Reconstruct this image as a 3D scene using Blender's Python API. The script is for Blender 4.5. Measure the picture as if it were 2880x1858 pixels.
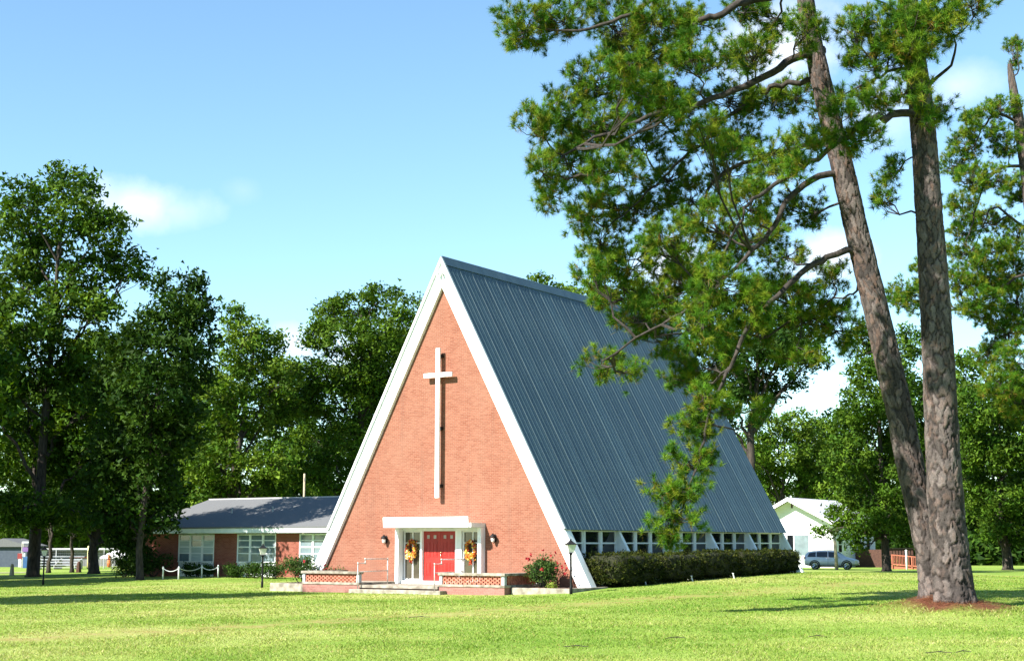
import bpy, math, random
import numpy as np
from mathutils import Vector, Matrix

for o in list(bpy.data.objects): bpy.data.objects.remove(o, do_unlink=True)
scene = bpy.context.scene
col = scene.collection

# ------------------------------------------------------------------ camera
CAMH = 1.86
F_PX, PITCH = 4090.0, 0.1452          # focal length in photograph pixels (2880 wide), upward tilt
cam_d = bpy.data.cameras.new('camera'); cam = bpy.data.objects.new('camera', cam_d); col.objects.link(cam)
cam.location = (0, 0, CAMH); cam.rotation_euler = (math.pi/2 + PITCH, 0, 0)
cam_d.sensor_width = 36.0; cam_d.lens = 36.0*F_PX/2880.0; cam_d.clip_end = 3000
scene.camera = cam

# ------------------------------------------------------------------ light
SUN_TO = Vector((-0.839, -0.646, 0.86)).normalized()      # direction towards the sun
SUN_EL = math.asin(SUN_TO.z); SUN_AZ = math.atan2(SUN_TO.x, SUN_TO.y)
sun_d = bpy.data.lights.new('sun', 'SUN'); sun_d.energy = 5.0; sun_d.angle = math.radians(0.55); sun_d.color = (1.0, 0.945, 0.86)
sun = bpy.data.objects.new('sun', sun_d); col.objects.link(sun)
sun.rotation_euler = (-SUN_TO).to_track_quat('-Z', 'Y').to_euler(); sun.location = (-40, -30, 50)
scene.view_settings.view_transform = 'Standard'; scene.view_settings.look = 'None'
scene.view_settings.exposure = 1.55; scene.view_settings.gamma = 1.0
scene.view_settings.use_curve_mapping = False

def px_ray(px, py):
    x, y = px-1440.0, py-929.0; u = -y/F_PX
    return np.array([x/F_PX, math.cos(PITCH)-u*math.sin(PITCH), math.sin(PITCH)+u*math.cos(PITCH)])

world = bpy.data.worlds.new('World'); scene.world = world; world.use_nodes = True
def build_world():
    nt = world.node_tree; nt.nodes.clear(); N = nt.nodes.new; L = nt.links.new
    out = N('ShaderNodeOutputWorld'); bg = N('ShaderNodeBackground'); sky = N('ShaderNodeTexSky')
    sky.sky_type = 'NISHITA'; sky.sun_disc = False; sky.sun_elevation = SUN_EL; sky.sun_rotation = SUN_AZ
    sky.altitude = 0; sky.air_density = 1.0; sky.dust_density = 0.05; sky.ozone_density = 0.8
    bg.inputs['Strength'].default_value = 0.080
    tc = N('ShaderNodeTexCoord')
    def math_(op, a, b=None, c=None, clamp=False):
        m = N('ShaderNodeMath'); m.operation = op; m.use_clamp = clamp
        for i, v in enumerate((a, b, c)):
            if v is None: continue
            if isinstance(v, (int, float)): m.inputs[i].default_value = v
            else: L(v, m.inputs[i])
        return m.outputs[0]
    nz = N('ShaderNodeTexNoise'); nz.inputs['Scale'].default_value = 16; nz.inputs['Detail'].default_value = 7; nz.inputs['Roughness'].default_value = 0.58
    L(tc.outputs['Generated'], nz.inputs['Vector'])
    nb = N('ShaderNodeTexNoise'); nb.inputs['Scale'].default_value = 3.1; nb.inputs['Detail'].default_value = 3
    mpg = N('ShaderNodeMapping'); mpg.inputs['Scale'].default_value = (1, 1, 2.2); mpg.inputs['Location'].default_value = (7.3, 2.1, 4.4)
    L(tc.outputs['Generated'], mpg.inputs['Vector']); L(mpg.outputs[0], nb.inputs['Vector'])
    total = None
    # small fair weather clouds: direction (as seen in the photograph) and angular half sizes
    clouds = [(385, 575, .034, .017, .62), (480, 590, .030, .013, .34), (685, 535, .012, .009, .10), (1880, 735, .026, .018, .95), (2330, 720, .030, .016, .9), (2200, 130, .040, .036, .85),
              (2480, 300, .035, .025, .4), (2690, 240, .026, .014, .4), (1000, 1000, .05, .025, .6), (830, 965, .022, .014, .7), (1180, 1010, .04, .025, .8), (2230, 1120, .04, .02, .15)]
    for (px, py, sx, sz, op) in clouds:
        d = px_ray(px, py); d = d/np.linalg.norm(d)
        sub = N('ShaderNodeVectorMath'); sub.operation = 'SUBTRACT'; L(tc.outputs['Generated'], sub.inputs[0]); sub.inputs[1].default_value = tuple(d)
        mul = N('ShaderNodeVectorMath'); mul.operation = 'MULTIPLY'; L(sub.outputs[0], mul.inputs[0]); mul.inputs[1].default_value = (1/sx, 1/sx, 1/sz)
        ln = N('ShaderNodeVectorMath'); ln.operation = 'LENGTH'; L(mul.outputs[0], ln.inputs[0])
        a = math_('SUBTRACT', 1.35, ln.outputs['Value'])
        b = math_('MULTIPLY_ADD', nz.outputs[0], 2.4, -1.40)
        c = math_('ADD', a, b)
        c = math_('MULTIPLY', math_('SMOOTH_MIN', math_('MULTIPLY', math_('MAXIMUM', c, 0.0), 0.72), 1.0, 0.3), op)
        total = c if total is None else math_('MAXIMUM', total, c)
    # scattered cloud over the rest of the dome
    gen = math_('MULTIPLY', math_('ADD', math_('MULTIPLY', nb.outputs[0], 3.4), math_('MULTIPLY_ADD', nz.outputs[0], 1.2, -2.85)), 0.9, clamp=True)
    sep = N('ShaderNodeSeparateXYZ'); L(tc.outputs['Generated'], sep.inputs[0])
    back = math_('MULTIPLY_ADD', sep.outputs['Y'], -4.0, 3.0, clamp=True)       # the part of the dome in view keeps only its own clouds
    total = math_('MAXIMUM', total, math_('MULTIPLY', gen, back))
    mix = N('ShaderNodeMix'); mix.data_type = 'RGBA'; tint = N('ShaderNodeMix'); tint.data_type = 'RGBA'; tint.blend_type = 'MULTIPLY'; tint.inputs[0].default_value = 1; L(sky.outputs[0], tint.inputs[6]); tint.inputs[7].default_value = (.86, 1.05, 1.09, 1)
    L(total, mix.inputs[0]); L(tint.outputs[2], mix.inputs[6]); mix.inputs[7].default_value = (7.0, 6.95, 7.0, 1)
    L(mix.outputs[2], bg.inputs['Color']); L(bg.outputs[0], out.inputs['Surface'])
build_world()
world.cycles.sampling_method = 'AUTOMATIC'
try: scene.cycles.use_denoising = True
except Exception: pass

# ------------------------------------------------------------------ church frame
BX, BY, YAW = -2.822, 59.37, 0.5782
CO, SI = math.cos(YAW), math.sin(YAW)
def c2w(x, y): return (BX+CO*x+SI*y, BY-SI*x+CO*y)

# ------------------------------------------------------------------ terrain height
_ctrl = []
for (x, y, z) in [(4.7,-2.6,-.04),(-5.1,-2.6,-.09),(0,-3.3,-.06),(7.4,-2.6,.06),(8.2,0,.2),(8.5,9,.38),(8.6,19,.48),(-27,12,.0),(-19.4,12,.03),(-8,1,-.04),(-6,8,.0),(0,8,.1),(0,20,.3)]:
    X, Y = c2w(x, y); _ctrl.append((X, Y, z))
_ctrl += [(-10.6,64.6,-.07),(-23.3,73,-.19),(29.3,135,-.5),(29,115,-.3),(-30,93,-.23),(-28,100,-.14),(-36,125,-.26),(55,160,-.58),(12.3,39.5,.05),(0,0,0),(-15,20,-.02),(15,20,0),(0,22,-.01),
          (0,35,-.02),(-10,45,-.06),(24,60,.12),(27,90,-.08),(-60,100,-.3),(60,100,-.3),(-100,220,-.7),(100,220,-.9),(0,220,-.8),(-100,0,0),(100,0,0),(-60,50,-.1),(60,50,0),(0,110,0)]
_C = np.array(_ctrl)
def _phi(r2): return np.where(r2 > 1e-9, r2*np.log(r2+1e-12), 0)
_n = len(_C); _K = _phi(((_C[:,None,:2]-_C[None,:,:2])**2).sum(-1)) + np.eye(_n)*2.0
_P = np.c_[np.ones(_n), _C[:,:2]]
_A = np.block([[_K, _P], [_P.T, np.zeros((3,3))]])
_W = np.linalg.solve(_A, np.r_[_C[:,2], 0, 0, 0])
def gz(X, Y):
    X = np.clip(np.atleast_1d(np.asarray(X, float)), -100, 100); Y = np.clip(np.atleast_1d(np.asarray(Y, float)), 0, 220)
    out = np.empty(X.shape)
    for s in range(0, X.size, 60000):
        x = X.ravel()[s:s+60000]; y = Y.ravel()[s:s+60000]
        r2 = (x[:,None]-_C[None,:,0])**2 + (y[:,None]-_C[None,:,1])**2
        out.ravel()[s:s+60000] = _phi(r2)@_W[:_n] + _W[_n] + _W[_n+1]*x + _W[_n+2]*y
    return out
def g1(X, Y): return float(gz([X], [Y])[0])
def at(px, py, Y):
    r = px_ray(px, py); p = r*(Y/r[1]); return Vector((p[0], p[1], p[2]+CAMH))
_YS = np.arange(14, 240, .2)
def gpt(px, py):
    r = px_ray(px, py); X = r[0]/r[1]*_YS; Z = CAMH + r[2]/r[1]*_YS
    below = np.nonzero(Z <= gz(X, _YS))[0]; i = below[0] if len(below) else len(_YS)-1
    return Vector((X[i], _YS[i], float(gz([X[i]], [_YS[i]])[0])))

# ------------------------------------------------------------------ mesh helpers
class MB:
    def __init__(self): self.v = []; self.f = []; self.n = 0
    def add(self, vs, fs):
        b = self.n
        self.v.extend([tuple(p) for p in vs]); self.n += len(vs)
        self.f.extend([tuple(i+b for i in f) for f in fs]); return self
    def box(self, x0, x1, y0, y1, z0, z1):
        return self.add([(x0,y0,z0),(x1,y0,z0),(x1,y1,z0),(x0,y1,z0),(x0,y0,z1),(x1,y0,z1),(x1,y1,z1),(x0,y1,z1)],
                        [(0,3,2,1),(4,5,6,7),(0,1,5,4),(1,2,6,5),(2,3,7,6),(3,0,4,7)])
    def prism(self, pts, axis, a, b):
        """polygon pts (2D) extruded along axis ('x','y','z') from a to b"""
        def P(p, t): return {'y': (p[0], t, p[1]), 'x': (t, p[0], p[1]), 'z': (p[0], p[1], t)}[axis]
        n = len(pts); vs = [P(p, a) for p in pts]+[P(p, b) for p in pts]
        fs = [tuple(range(n)), tuple(range(2*n-1, n-1, -1))]+[(i, i+n, (i+1)%n+n, (i+1)%n) for i in range(n)]
        return self.add(vs, fs)
    def tube(self, pts, rad, n=8, cap=True):
        pts = [Vector(p) for p in pts]; rings = []
        if isinstance(rad, (int, float)): rad = [rad]*len(pts)
        ref = Vector((0.3, 0.2, 1)).normalized()
        for i, p in enumerate(pts):
            d = (pts[min(i+1, len(pts)-1)]-pts[max(i-1, 0)])
            if d.length < 1e-9: d = Vector((0,0,1))
            d.normalize(); a = d.cross(ref)
            if a.length < 1e-3: a = d.cross(Vector((1,0,0)))
            a.normalize(); b = d.cross(a)
            rings.append([p + (a*math.cos(2*math.pi*k/n)+b*math.sin(2*math.pi*k/n))*rad[i] for k in range(n)])
        vs = [q for r in rings for q in r]; fs = []
        for i in range(len(pts)-1):
            for k in range(n): fs.append((i*n+k, i*n+(k+1)%n, (i+1)*n+(k+1)%n, (i+1)*n+k))
        if cap: fs += [tuple(range(n-1, -1, -1)), tuple((len(pts)-1)*n+k for k in range(n))]
        return self.add(vs, fs)
    def lathe(self, prof, c=(0,0,0), n=12):
        vs = []; fs = []; m = len(prof)
        for (r, z) in prof:
            for k in range(n): vs.append((c[0]+r*math.cos(2*math.pi*(k+.5)/n), c[1]+r*math.sin(2*math.pi*(k+.5)/n), c[2]+z))
        for i in range(m-1):
            for k in range(n): fs.append((i*n+k, i*n+(k+1)%n, (i+1)*n+(k+1)%n, (i+1)*n+k))
        fs += [tuple(range(n-1, -1, -1)), tuple((m-1)*n+k for k in range(n))]
        return self.add(vs, fs)
    def mesh(self, name, mat, smooth=False):
        me = bpy.data.meshes.new(name); me.from_pydata(self.v, [], self.f); me.update()
        if mat: me.materials.append(mat)
        if smooth: me.polygons.foreach_set('use_smooth', [True]*len(me.polygons))
        return me
    def build(self, name, mat, parent=None, smooth=False, bevel=0):
        o = bpy.data.objects.new(name, self.mesh(name, mat, smooth)); col.objects.link(o); o.parent = parent
        if bevel:
            m = o.modifiers.new('bevel', 'BEVEL'); m.width = bevel; m.segments = 2; m.limit_method = 'ANGLE'
        return o
def box(name, mat, parent, x0, x1, y0, y1, z0, z1, bevel=0): return MB().box(x0,x1,y0,y1,z0,z1).build(name, mat, parent, bevel=bevel)
def np_obj(name, verts, faces, mat, parent=None, cols=None, smooth=False):
    me = bpy.data.meshes.new(name); nv = len(verts); nf, k = faces.shape
    me.vertices.add(nv); me.vertices.foreach_set('co', np.ascontiguousarray(verts, np.float32).ravel())
    me.loops.add(nf*k); me.loops.foreach_set('vertex_index', np.ascontiguousarray(faces, np.int32).ravel())
    me.polygons.add(nf); me.polygons.foreach_set('loop_start', np.arange(0, nf*k, k, dtype=np.int32))
    try: me.polygons.foreach_set('loop_total', np.full(nf, k, dtype=np.int32))
    except Exception: pass
    if smooth: me.polygons.foreach_set('use_smooth', np.ones(nf, dtype=bool))
    me.update(calc_edges=True)
    if cols is not None:
        a = me.attributes.new('Col', 'FLOAT_COLOR', 'POINT'); c4 = np.ones((nv, 4), np.float32); c4[:, :cols.shape[1]] = cols; a.data.foreach_set('color', c4.ravel())
    me.materials.append(mat)
    o = bpy.data.objects.new(name, me); col.objects.link(o); o.parent = parent
    return o
def link_copy(name, src, parent, loc):
    o = bpy.data.objects.new(name, src.data if hasattr(src, 'data') else src); col.objects.link(o); o.parent = parent; o.location = loc; return o
def thing(name, label, cat, loc=(0,0,0), rz=0, group=None):
    o = bpy.data.objects.new(name, None); col.objects.link(o); o.empty_display_size = .2
    o.location = loc; o.rotation_euler = (0,0,rz); o['label'] = label; o['category'] = cat
    if group: o['group'] = group
    return o
def tag(o, label, cat, group=None):
    o['label'] = label; o['category'] = cat
    if group: o['group'] = group
    return o

# ------------------------------------------------------------------ materials
def mat_base(name, color=(.5,.5,.5), rough=.6, metal=0, spec=.5):
    m = bpy.data.materials.new(name); m.use_nodes = True; b = m.node_tree.nodes['Principled BSDF']
    b.inputs['Base Color'].default_value = (*color, 1); b.inputs['Roughness'].default_value = rough; b.inputs['Metallic'].default_value = metal
    b.inputs['Specular IOR Level'].default_value = spec
    return m, m.node_tree, b
def noisy(name, c0, c1, scale=8, rough=.7, detail=5, bump=0, metal=0, spec=.4, stretch=(1,1,1), lo=.35, hi=.65, coord='Object', bscale=None):
    m, nt, b = mat_base(name, c0, rough, metal, spec); N = nt.nodes.new; L = nt.links.new
    tc = N('ShaderNodeTexCoord'); mp = N('ShaderNodeMapping'); mp.inputs['Scale'].default_value = stretch; L(tc.outputs[coord], mp.inputs[0])
    nz = N('ShaderNodeTexNoise'); nz.inputs['Scale'].default_value = scale; nz.inputs['Detail'].default_value = detail; L(mp.outputs[0], nz.inputs['Vector'])
    cr = N('ShaderNodeValToRGB'); cr.color_ramp.elements[0].position = lo; cr.color_ramp.elements[1].position = hi
    cr.color_ramp.elements[0].color = (*c0,1); cr.color_ramp.elements[1].color = (*c1,1); L(nz.outputs[0], cr.inputs[0]); L(cr.outputs[0], b.inputs['Base Color'])
    if bump:
        bp = N('ShaderNodeBump'); bp.inputs['Strength'].default_value = bump; bp.inputs['Distance'].default_value = .02
        if bscale:
            n2 = N('ShaderNodeTexNoise'); n2.inputs['Scale'].default_value = bscale; n2.inputs['Detail'].default_value = 4; L(mp.outputs[0], n2.inputs['Vector']); L(n2.outputs[0], bp.inputs['Height'])
        else: L(nz.outputs[0], bp.inputs['Height'])
        L(bp.outputs[0], b.inputs['Normal'])
    return m
def brick_mat(name, c1, c2, mortar, scale=1.0, bw=.2125, bh=.0677, ms=.0095, patch=.35):
    m, nt, b = mat_base(name, c1, .85, 0, .2); N = nt.nodes.new; L = nt.links.new
    tc = N('ShaderNodeTexCoord'); sx = N('ShaderNodeSeparateXYZ'); L(tc.outputs['Object'], sx.inputs[0])
    ad = N('ShaderNodeMath'); ad.operation = 'ADD'; L(sx.outputs[0], ad.inputs[0]); L(sx.outputs[1], ad.inputs[1])
    cb = N('ShaderNodeCombineXYZ'); L(ad.outputs[0], cb.inputs[0]); L(sx.outputs[2], cb.inputs[1])
    br = N('ShaderNodeTexBrick'); L(cb.outputs[0], br.inputs['Vector'])
    br.inputs['Scale'].default_value = 1; br.inputs['Brick Width'].default_value = bw; br.inputs['Row Height'].default_value = bh
    br.inputs['Mortar Size'].default_value = ms/2; br.inputs['Mortar Smooth'].default_value = .15; br.inputs['Bias'].default_value = 0
    br.inputs['Color1'].default_value = (*c1,1); br.inputs['Color2'].default_value = (*c2,1); br.inputs['Mortar'].default_value = (*mortar,1)
    nz = N('ShaderNodeTexNoise'); nz.inputs['Scale'].default_value = .7; nz.inputs['Detail'].default_value = 4; L(tc.outputs['Object'], nz.inputs['Vector'])
    n2 = N('ShaderNodeTexNoise'); n2.inputs['Scale'].default_value = 22; n2.inputs['Detail'].default_value = 3; L(tc.outputs['Object'], n2.inputs['Vector'])
    mr = N('ShaderNodeMapRange'); mr.inputs[1].default_value = .38; mr.inputs[2].default_value = .66; mr.inputs[3].default_value = 0; mr.inputs[4].default_value = patch; L(nz.outputs[0], mr.inputs[0])
    mx = N('ShaderNodeMix'); mx.data_type = 'RGBA'; L(mr.outputs[0], mx.inputs[0]); L(br.outputs[0], mx.inputs[6]); mx.inputs[7].default_value = (*[min(1, .5*a+.5*bb) for a, bb in zip(c2, mortar)], 1)
    m2 = N('ShaderNodeMix'); m2.data_type = 'RGBA'; m2.blend_type = 'MULTIPLY'; m2.inputs[0].default_value = 1; L(mx.outputs[2], m2.inputs[6])
    r2 = N('ShaderNodeMapRange'); r2.inputs[1].default_value = .3; r2.inputs[2].default_value = .7; r2.inputs[3].default_value = .82; r2.inputs[4].default_value = 1.12; L(n2.outputs[0], r2.inputs[0])
    L(r2.outputs[0], m2.inputs[7]); L(m2.outputs[2], b.inputs['Base Color'])
    bp = N('ShaderNodeBump'); bp.invert = True; bp.inputs['Strength'].default_value = .6; bp.inputs['Distance'].default_value = .008; L(br.outputs['Fac'], bp.inputs['Height']); L(bp.outputs[0], b.inputs['Normal'])
    return m
def leaf_mat(name, tint=(1,1,1), trans=.35, rough=.55, spec=.3, var=True):
    m, nt, b = mat_base(name, (.1,.2,.03), rough, 0, spec); N = nt.nodes.new; L = nt.links.new
    at_ = N('ShaderNodeAttribute'); at_.attribute_name = 'Col'
    mul = N('ShaderNodeMix'); mul.data_type = 'RGBA'; mul.blend_type = 'MULTIPLY'; mul.inputs[0].default_value = 1; L(at_.outputs['Color'], mul.inputs[6]); mul.inputs[7].default_value = (*tint, 1)
    L(mul.outputs[2], b.inputs['Base Color'])
    tr = N('ShaderNodeBsdfTranslucent'); hs = N('ShaderNodeHueSaturation'); hs.inputs['Hue'].default_value = .485; hs.inputs['Saturation'].default_value = 1.1; hs.inputs['Value'].default_value = 1.15
    L(mul.outputs[2], hs.inputs['Color']); L(hs.outputs[0], tr.inputs['Color'])
    ms = N('ShaderNodeMixShader'); ms.inputs[0].default_value = trans; L(b.outputs[0], ms.inputs[1]); L(tr.outputs[0], ms.inputs[2])
    L(ms.outputs[0], nt.nodes['Material Output'].inputs['Surface'])
    return m
def attr_mat(name, rough=.9, bump=0, bscale=30, spec=.2):
    m, nt, b = mat_base(name, (.3,.3,.3), rough, 0, spec); N = nt.nodes.new; L = nt.links.new
    a = N('ShaderNodeAttribute'); a.attribute_name = 'Col'
    tc = N('ShaderNodeTexCoord'); nz = N('ShaderNodeTexNoise'); nz.inputs['Scale'].default_value = bscale; nz.inputs['Detail'].default_value = 5; L(tc.outputs['Object'], nz.inputs['Vector'])
    mr = N('ShaderNodeMapRange'); mr.inputs[1].default_value = .3; mr.inputs[2].default_value = .7; mr.inputs[3].default_value = .7; mr.inputs[4].default_value = 1.25; L(nz.outputs[0], mr.inputs[0])
    mx = N('ShaderNodeMix'); mx.data_type = 'RGBA'; mx.blend_type = 'MULTIPLY'; mx.inputs[0].default_value = 1; L(a.outputs['Color'], mx.inputs[6]); L(mr.outputs[0], mx.inputs[7]); L(mx.outputs[2], b.inputs['Base Color'])
    if bump:
        bp = N('ShaderNodeBump'); bp.inputs['Strength'].default_value = bump; bp.inputs['Distance'].default_value = .02; L(nz.outputs[0], bp.inputs['Height']); L(bp.outputs[0], b.inputs['Normal'])
    return m
def siding_mat(name, c, pitch=.14):
    m, nt, b = mat_base(name, c, .6, 0, .3); N = nt.nodes.new; L = nt.links.new
    tc = N('ShaderNodeTexCoord'); wv = N('ShaderNodeTexWave'); wv.wave_type = 'BANDS'; wv.bands_direction = 'Z'; wv.wave_profile = 'SAW'; wv.inputs['Scale'].default_value = 1/pitch/ (20/ (2*math.pi))
    L(tc.outputs['Object'], wv.inputs['Vector']); bp = N('ShaderNodeBump'); bp.inputs['Strength'].default_value = 1; bp.inputs['Distance'].default_value = .03; L(wv.outputs['Fac'], bp.inputs['Height']); L(bp.outputs[0], b.inputs['Normal'])
    return m
M = {}
M['brick'] = brick_mat('brick_facade', (.195,.064,.038), (.255,.099,.062), (.325,.205,.145))
M['brick_wing'] = brick_mat('brick_wing', (.19,.045,.03), (.25,.075,.05), (.30,.19,.145))
M['brick_base'] = brick_mat('brick_base', (.24,.10,.085), (.30,.14,.12), (.28,.20,.165), bw=.22, bh=.075)
M['brick_piece'] = noisy('brick_piece', (.36,.115,.072), (.44,.16,.105), 14, .85, bump=.2)
M['white'] = noisy('white_paint', (.70,.70,.69), (.84,.84,.84), 1.8, .5, bump=.03, stretch=(3,3,.5), lo=.28, hi=.46, detail=8)
M['white2'] = noisy('white_paint_aged', (.66,.71,.72), (.78,.80,.79), 3, .55)
M['trim_green'] = noisy('soffit_paint', (.22,.29,.27), (.3,.36,.33), 6, .6)
M['roof'] = noisy('painted_steel_roof', (.029,.058,.072), (.050,.084,.096), .55, .40, spec=.6, stretch=(1,3,1), bump=0)
def vary_by_object(m, lo, hi):
    nt = m.node_tree; b = nt.nodes['Principled BSDF']; src = b.inputs['Base Color'].links[0].from_socket
    oi = nt.nodes.new('ShaderNodeObjectInfo'); mr = nt.nodes.new('ShaderNodeMapRange'); mr.inputs[3].default_value = lo; mr.inputs[4].default_value = hi; nt.links.new(oi.outputs['Random'], mr.inputs[0])
    mx = nt.nodes.new('ShaderNodeMix'); mx.data_type = 'RGBA'; mx.blend_type = 'MULTIPLY'; mx.inputs[0].default_value = 1; nt.links.new(src, mx.inputs[6]); nt.links.new(mr.outputs[0], mx.inputs[7]); nt.links.new(mx.outputs[2], b.inputs['Base Color'])
def soil_base(m, height, tone):
    # splash dirt and damp on the lowest courses, broken up by noise
    nt = m.node_tree; N = nt.nodes.new; L = nt.links.new; b = nt.nodes['Principled BSDF']; src = b.inputs['Base Color'].links[0].from_socket
    tc = N('ShaderNodeTexCoord'); sp = N('ShaderNodeSeparateXYZ'); L(tc.outputs['Object'], sp.inputs[0]); nz = N('ShaderNodeTexNoise'); nz.inputs['Scale'].default_value = 1.6; nz.inputs['Detail'].default_value = 6; L(tc.outputs['Object'], nz.inputs['Vector'])
    ma = N('ShaderNodeMath'); ma.operation = 'MULTIPLY_ADD'; L(nz.outputs[0], ma.inputs[0]); ma.inputs[1].default_value = -height*1.6; L(sp.outputs[2], ma.inputs[2])
    mr = N('ShaderNodeMapRange'); mr.inputs[1].default_value = -height*.5; mr.inputs[2].default_value = height*.25; mr.inputs[3].default_value = .45; mr.inputs[4].default_value = 0; L(ma.outputs[0], mr.inputs[0])
    st = N('ShaderNodeTexNoise'); st.inputs['Scale'].default_value = 1; st.inputs['Detail'].default_value = 5; mp = N('ShaderNodeMapping'); mp.inputs['Scale'].default_value = (2.6,2.6,.16); L(tc.outputs['Object'], mp.inputs[0]); L(mp.outputs[0], st.inputs['Vector'])
    ms = N('ShaderNodeMapRange'); ms.inputs[1].default_value = .56; ms.inputs[2].default_value = .72; ms.inputs[3].default_value = 0; ms.inputs[4].default_value = .28; L(st.outputs[0], ms.inputs[0])
    mm = N('ShaderNodeMath'); mm.operation = 'MAXIMUM'; L(mr.outputs[0], mm.inputs[0]); L(ms.outputs[0], mm.inputs[1])
    mx = N('ShaderNodeMix'); mx.data_type = 'RGBA'; L(mm.outputs[0], mx.inputs[0]); L(src, mx.inputs[6]); mx.inputs[7].default_value = (*tone, 1); L(mx.outputs[2], b.inputs['Base Color'])
vary_by_object(M['roof'], .84, 1.14); vary_by_object(M['brick_piece'], .78, 1.2); soil_base(M['brick'], 1.0, (.15,.075,.055))
M['red'] = noisy('red_door_paint', (.29,.018,.014), (.35,.026,.02), 3, .42)
M['concrete'] = noisy('concrete', (.15,.13,.10), (.36,.325,.265), 3.5, .9, bump=.3, bscale=40, detail=8)
M['concrete_grey'] = noisy('grey_block', (.30,.33,.35), (.42,.45,.46), 5, .9, bump=.3, bscale=40)
M['black'] = noisy('black_iron', (.006,.006,.007), (.014,.014,.015), 20, .6, spec=.2)
M['pipe'] = noisy('galvanised_pipe', (.42,.38,.35), (.60,.57,.53), 9, .45, metal=.5)
M['chainpaint'] = noisy('white_post_paint', (.55,.58,.60), (.72,.74,.75), 8, .6)
M['soil'] = noisy('bed_mulch', (.035,.018,.012), (.09,.045,.028), 12, .95, bump=.8)
M['straw'] = noisy('pine_straw', (.16,.055,.028), (.30,.125,.06), 14, .95, bump=.8, detail=8)
M['shingle'] = noisy('grey_shingle', (.085,.09,.095), (.145,.148,.15), 18, .85, stretch=(1,3,3), bump=.4)
M['shingle_light'] = noisy('pale_metal_roof', (.45,.45,.47), (.55,.55,.56), 4, .5)
M['siding'] = siding_mat('white_siding', (.80,.82,.82))
M['wood_post'] = noisy('weathered_wood', (.30,.25,.17), (.42,.36,.26), 6, .85, stretch=(4,4,.6), bump=.3)
M['wood_red'] = noisy('stained_wood', (.22,.065,.035), (.33,.11,.06), 8, .75, stretch=(1,1,3))
M['wood_dark'] = noisy('dark_stained_wood', (.045,.018,.012), (.08,.035,.022), 8, .8)
M['brass'] = mat_base('brass', (.75,.55,.28), .25, 1)[0]
M['curtain'] = noisy('window_blind', (.36,.45,.46), (.55,.62,.62), 3, .9, stretch=(.4,.4,9))
M['yellow'] = noisy('yellow_post_paint', (.62,.55,.22), (.7,.62,.3), 6, .6)
M['fence'] = noisy('galvanised_wire', (.40,.41,.42), (.5,.5,.5), 9, .5, metal=.4)
def glass_mat(name, color, rough=.03, spec=.5):
    return noisy(name, color, tuple(min(1, c*1.35+.002) for c in color), 2.0, rough, spec=spec)
M['glass'] = glass_mat('dark_window_glass', (.006,.008,.010), .02, .6)
M['glass_door'] = glass_mat('sidelight_glass', (.055,.05,.035), .04, .6)
M['glass_blue'] = glass_mat('blue_grey_glass', (.12,.16,.18), .05, .6)
M['lamp_glass'] = noisy('frosted_lamp_glass', (.55,.55,.52), (.66,.66,.62), 5, .3)
M['lite'] = noisy('door_lite_glass', (.30,.26,.24), (.38,.34,.31), 5, .3)
M['leaf'] = leaf_mat('broad_leaf', trans=.24, rough=.6, spec=.08)
M['needle'] = leaf_mat('pine_needle', trans=.18, rough=.6, spec=.10)
M['hedge'] = leaf_mat('hedge_leaf', trans=.10, rough=.6, spec=.10)
M['grass'] = leaf_mat('grass_blade', trans=.30, rough=.7, spec=.08)
M['petal'] = leaf_mat('petal', trans=.3, rough=.7)
M['bark'] = attr_mat('pine_bark', .95, .7, 26)
M['bark2'] = noisy('tree_bark', (.020,.016,.013), (.060,.048,.038), 5, .95, stretch=(2,2,.5), bump=.6)
M['limb'] = noisy('pine_limb_bark', (.017,.014,.012), (.050,.040,.034), 9, .95, bump=.6)

rng = np.random.default_rng(7)
random.seed(3)

# ------------------------------------------------------------------ ground
def vnoise(X, Y, sc, seed=0):
    x, y = np.asarray(X)*sc, np.asarray(Y)*sc; xi, yi = np.floor(x), np.floor(y); fx, fy = x-xi, y-yi; fx, fy = fx*fx*(3-2*fx), fy*fy*(3-2*fy)
    def h(a, b): q = np.sin(a*127.1+b*311.7+seed*17.3)*43758.5453; return q-np.floor(q)
    return (h(xi,yi)*(1-fx)+h(xi+1,yi)*fx)*(1-fy)+(h(xi,yi+1)*(1-fx)+h(xi+1,yi+1)*fx)*fy
def lawn_patch(X, Y): return .5*vnoise(X, Y, .22, 1)+.3*vnoise(X, Y, .6, 2)+.2*vnoise(X, Y, 1.7, 3)
TRACK = [(0,1799),(483,1774),(845,1752),(1206,1731),(1500,1709),(1802,1684),(2043,1670),(2300,1650),(2465,1636)]
TRK = np.array([tuple(gpt(*p)[:2]) for p in TRACK]); TRK = np.vstack([TRK[0]*1.8-TRK[1]*.8, TRK])
def track_dist(X, Y):
    d = np.full(X.shape, 1e9)
    for a, b in zip(TRK[:-1], TRK[1:]):
        ab = b-a; t = np.clip(((X-a[0])*ab[0]+(Y-a[1])*ab[1])/(ab@ab), 0, 1)
        d = np.minimum(d, np.hypot(X-a[0]-t*ab[0], Y-a[1]-t*ab[1]))
    return d
PINE_B = at(2690, 1716, 39.3); PINE_A = at(2626, 1690, 40.4)
def axis(a): return np.unique(np.round(np.concatenate(a), 3))
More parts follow.
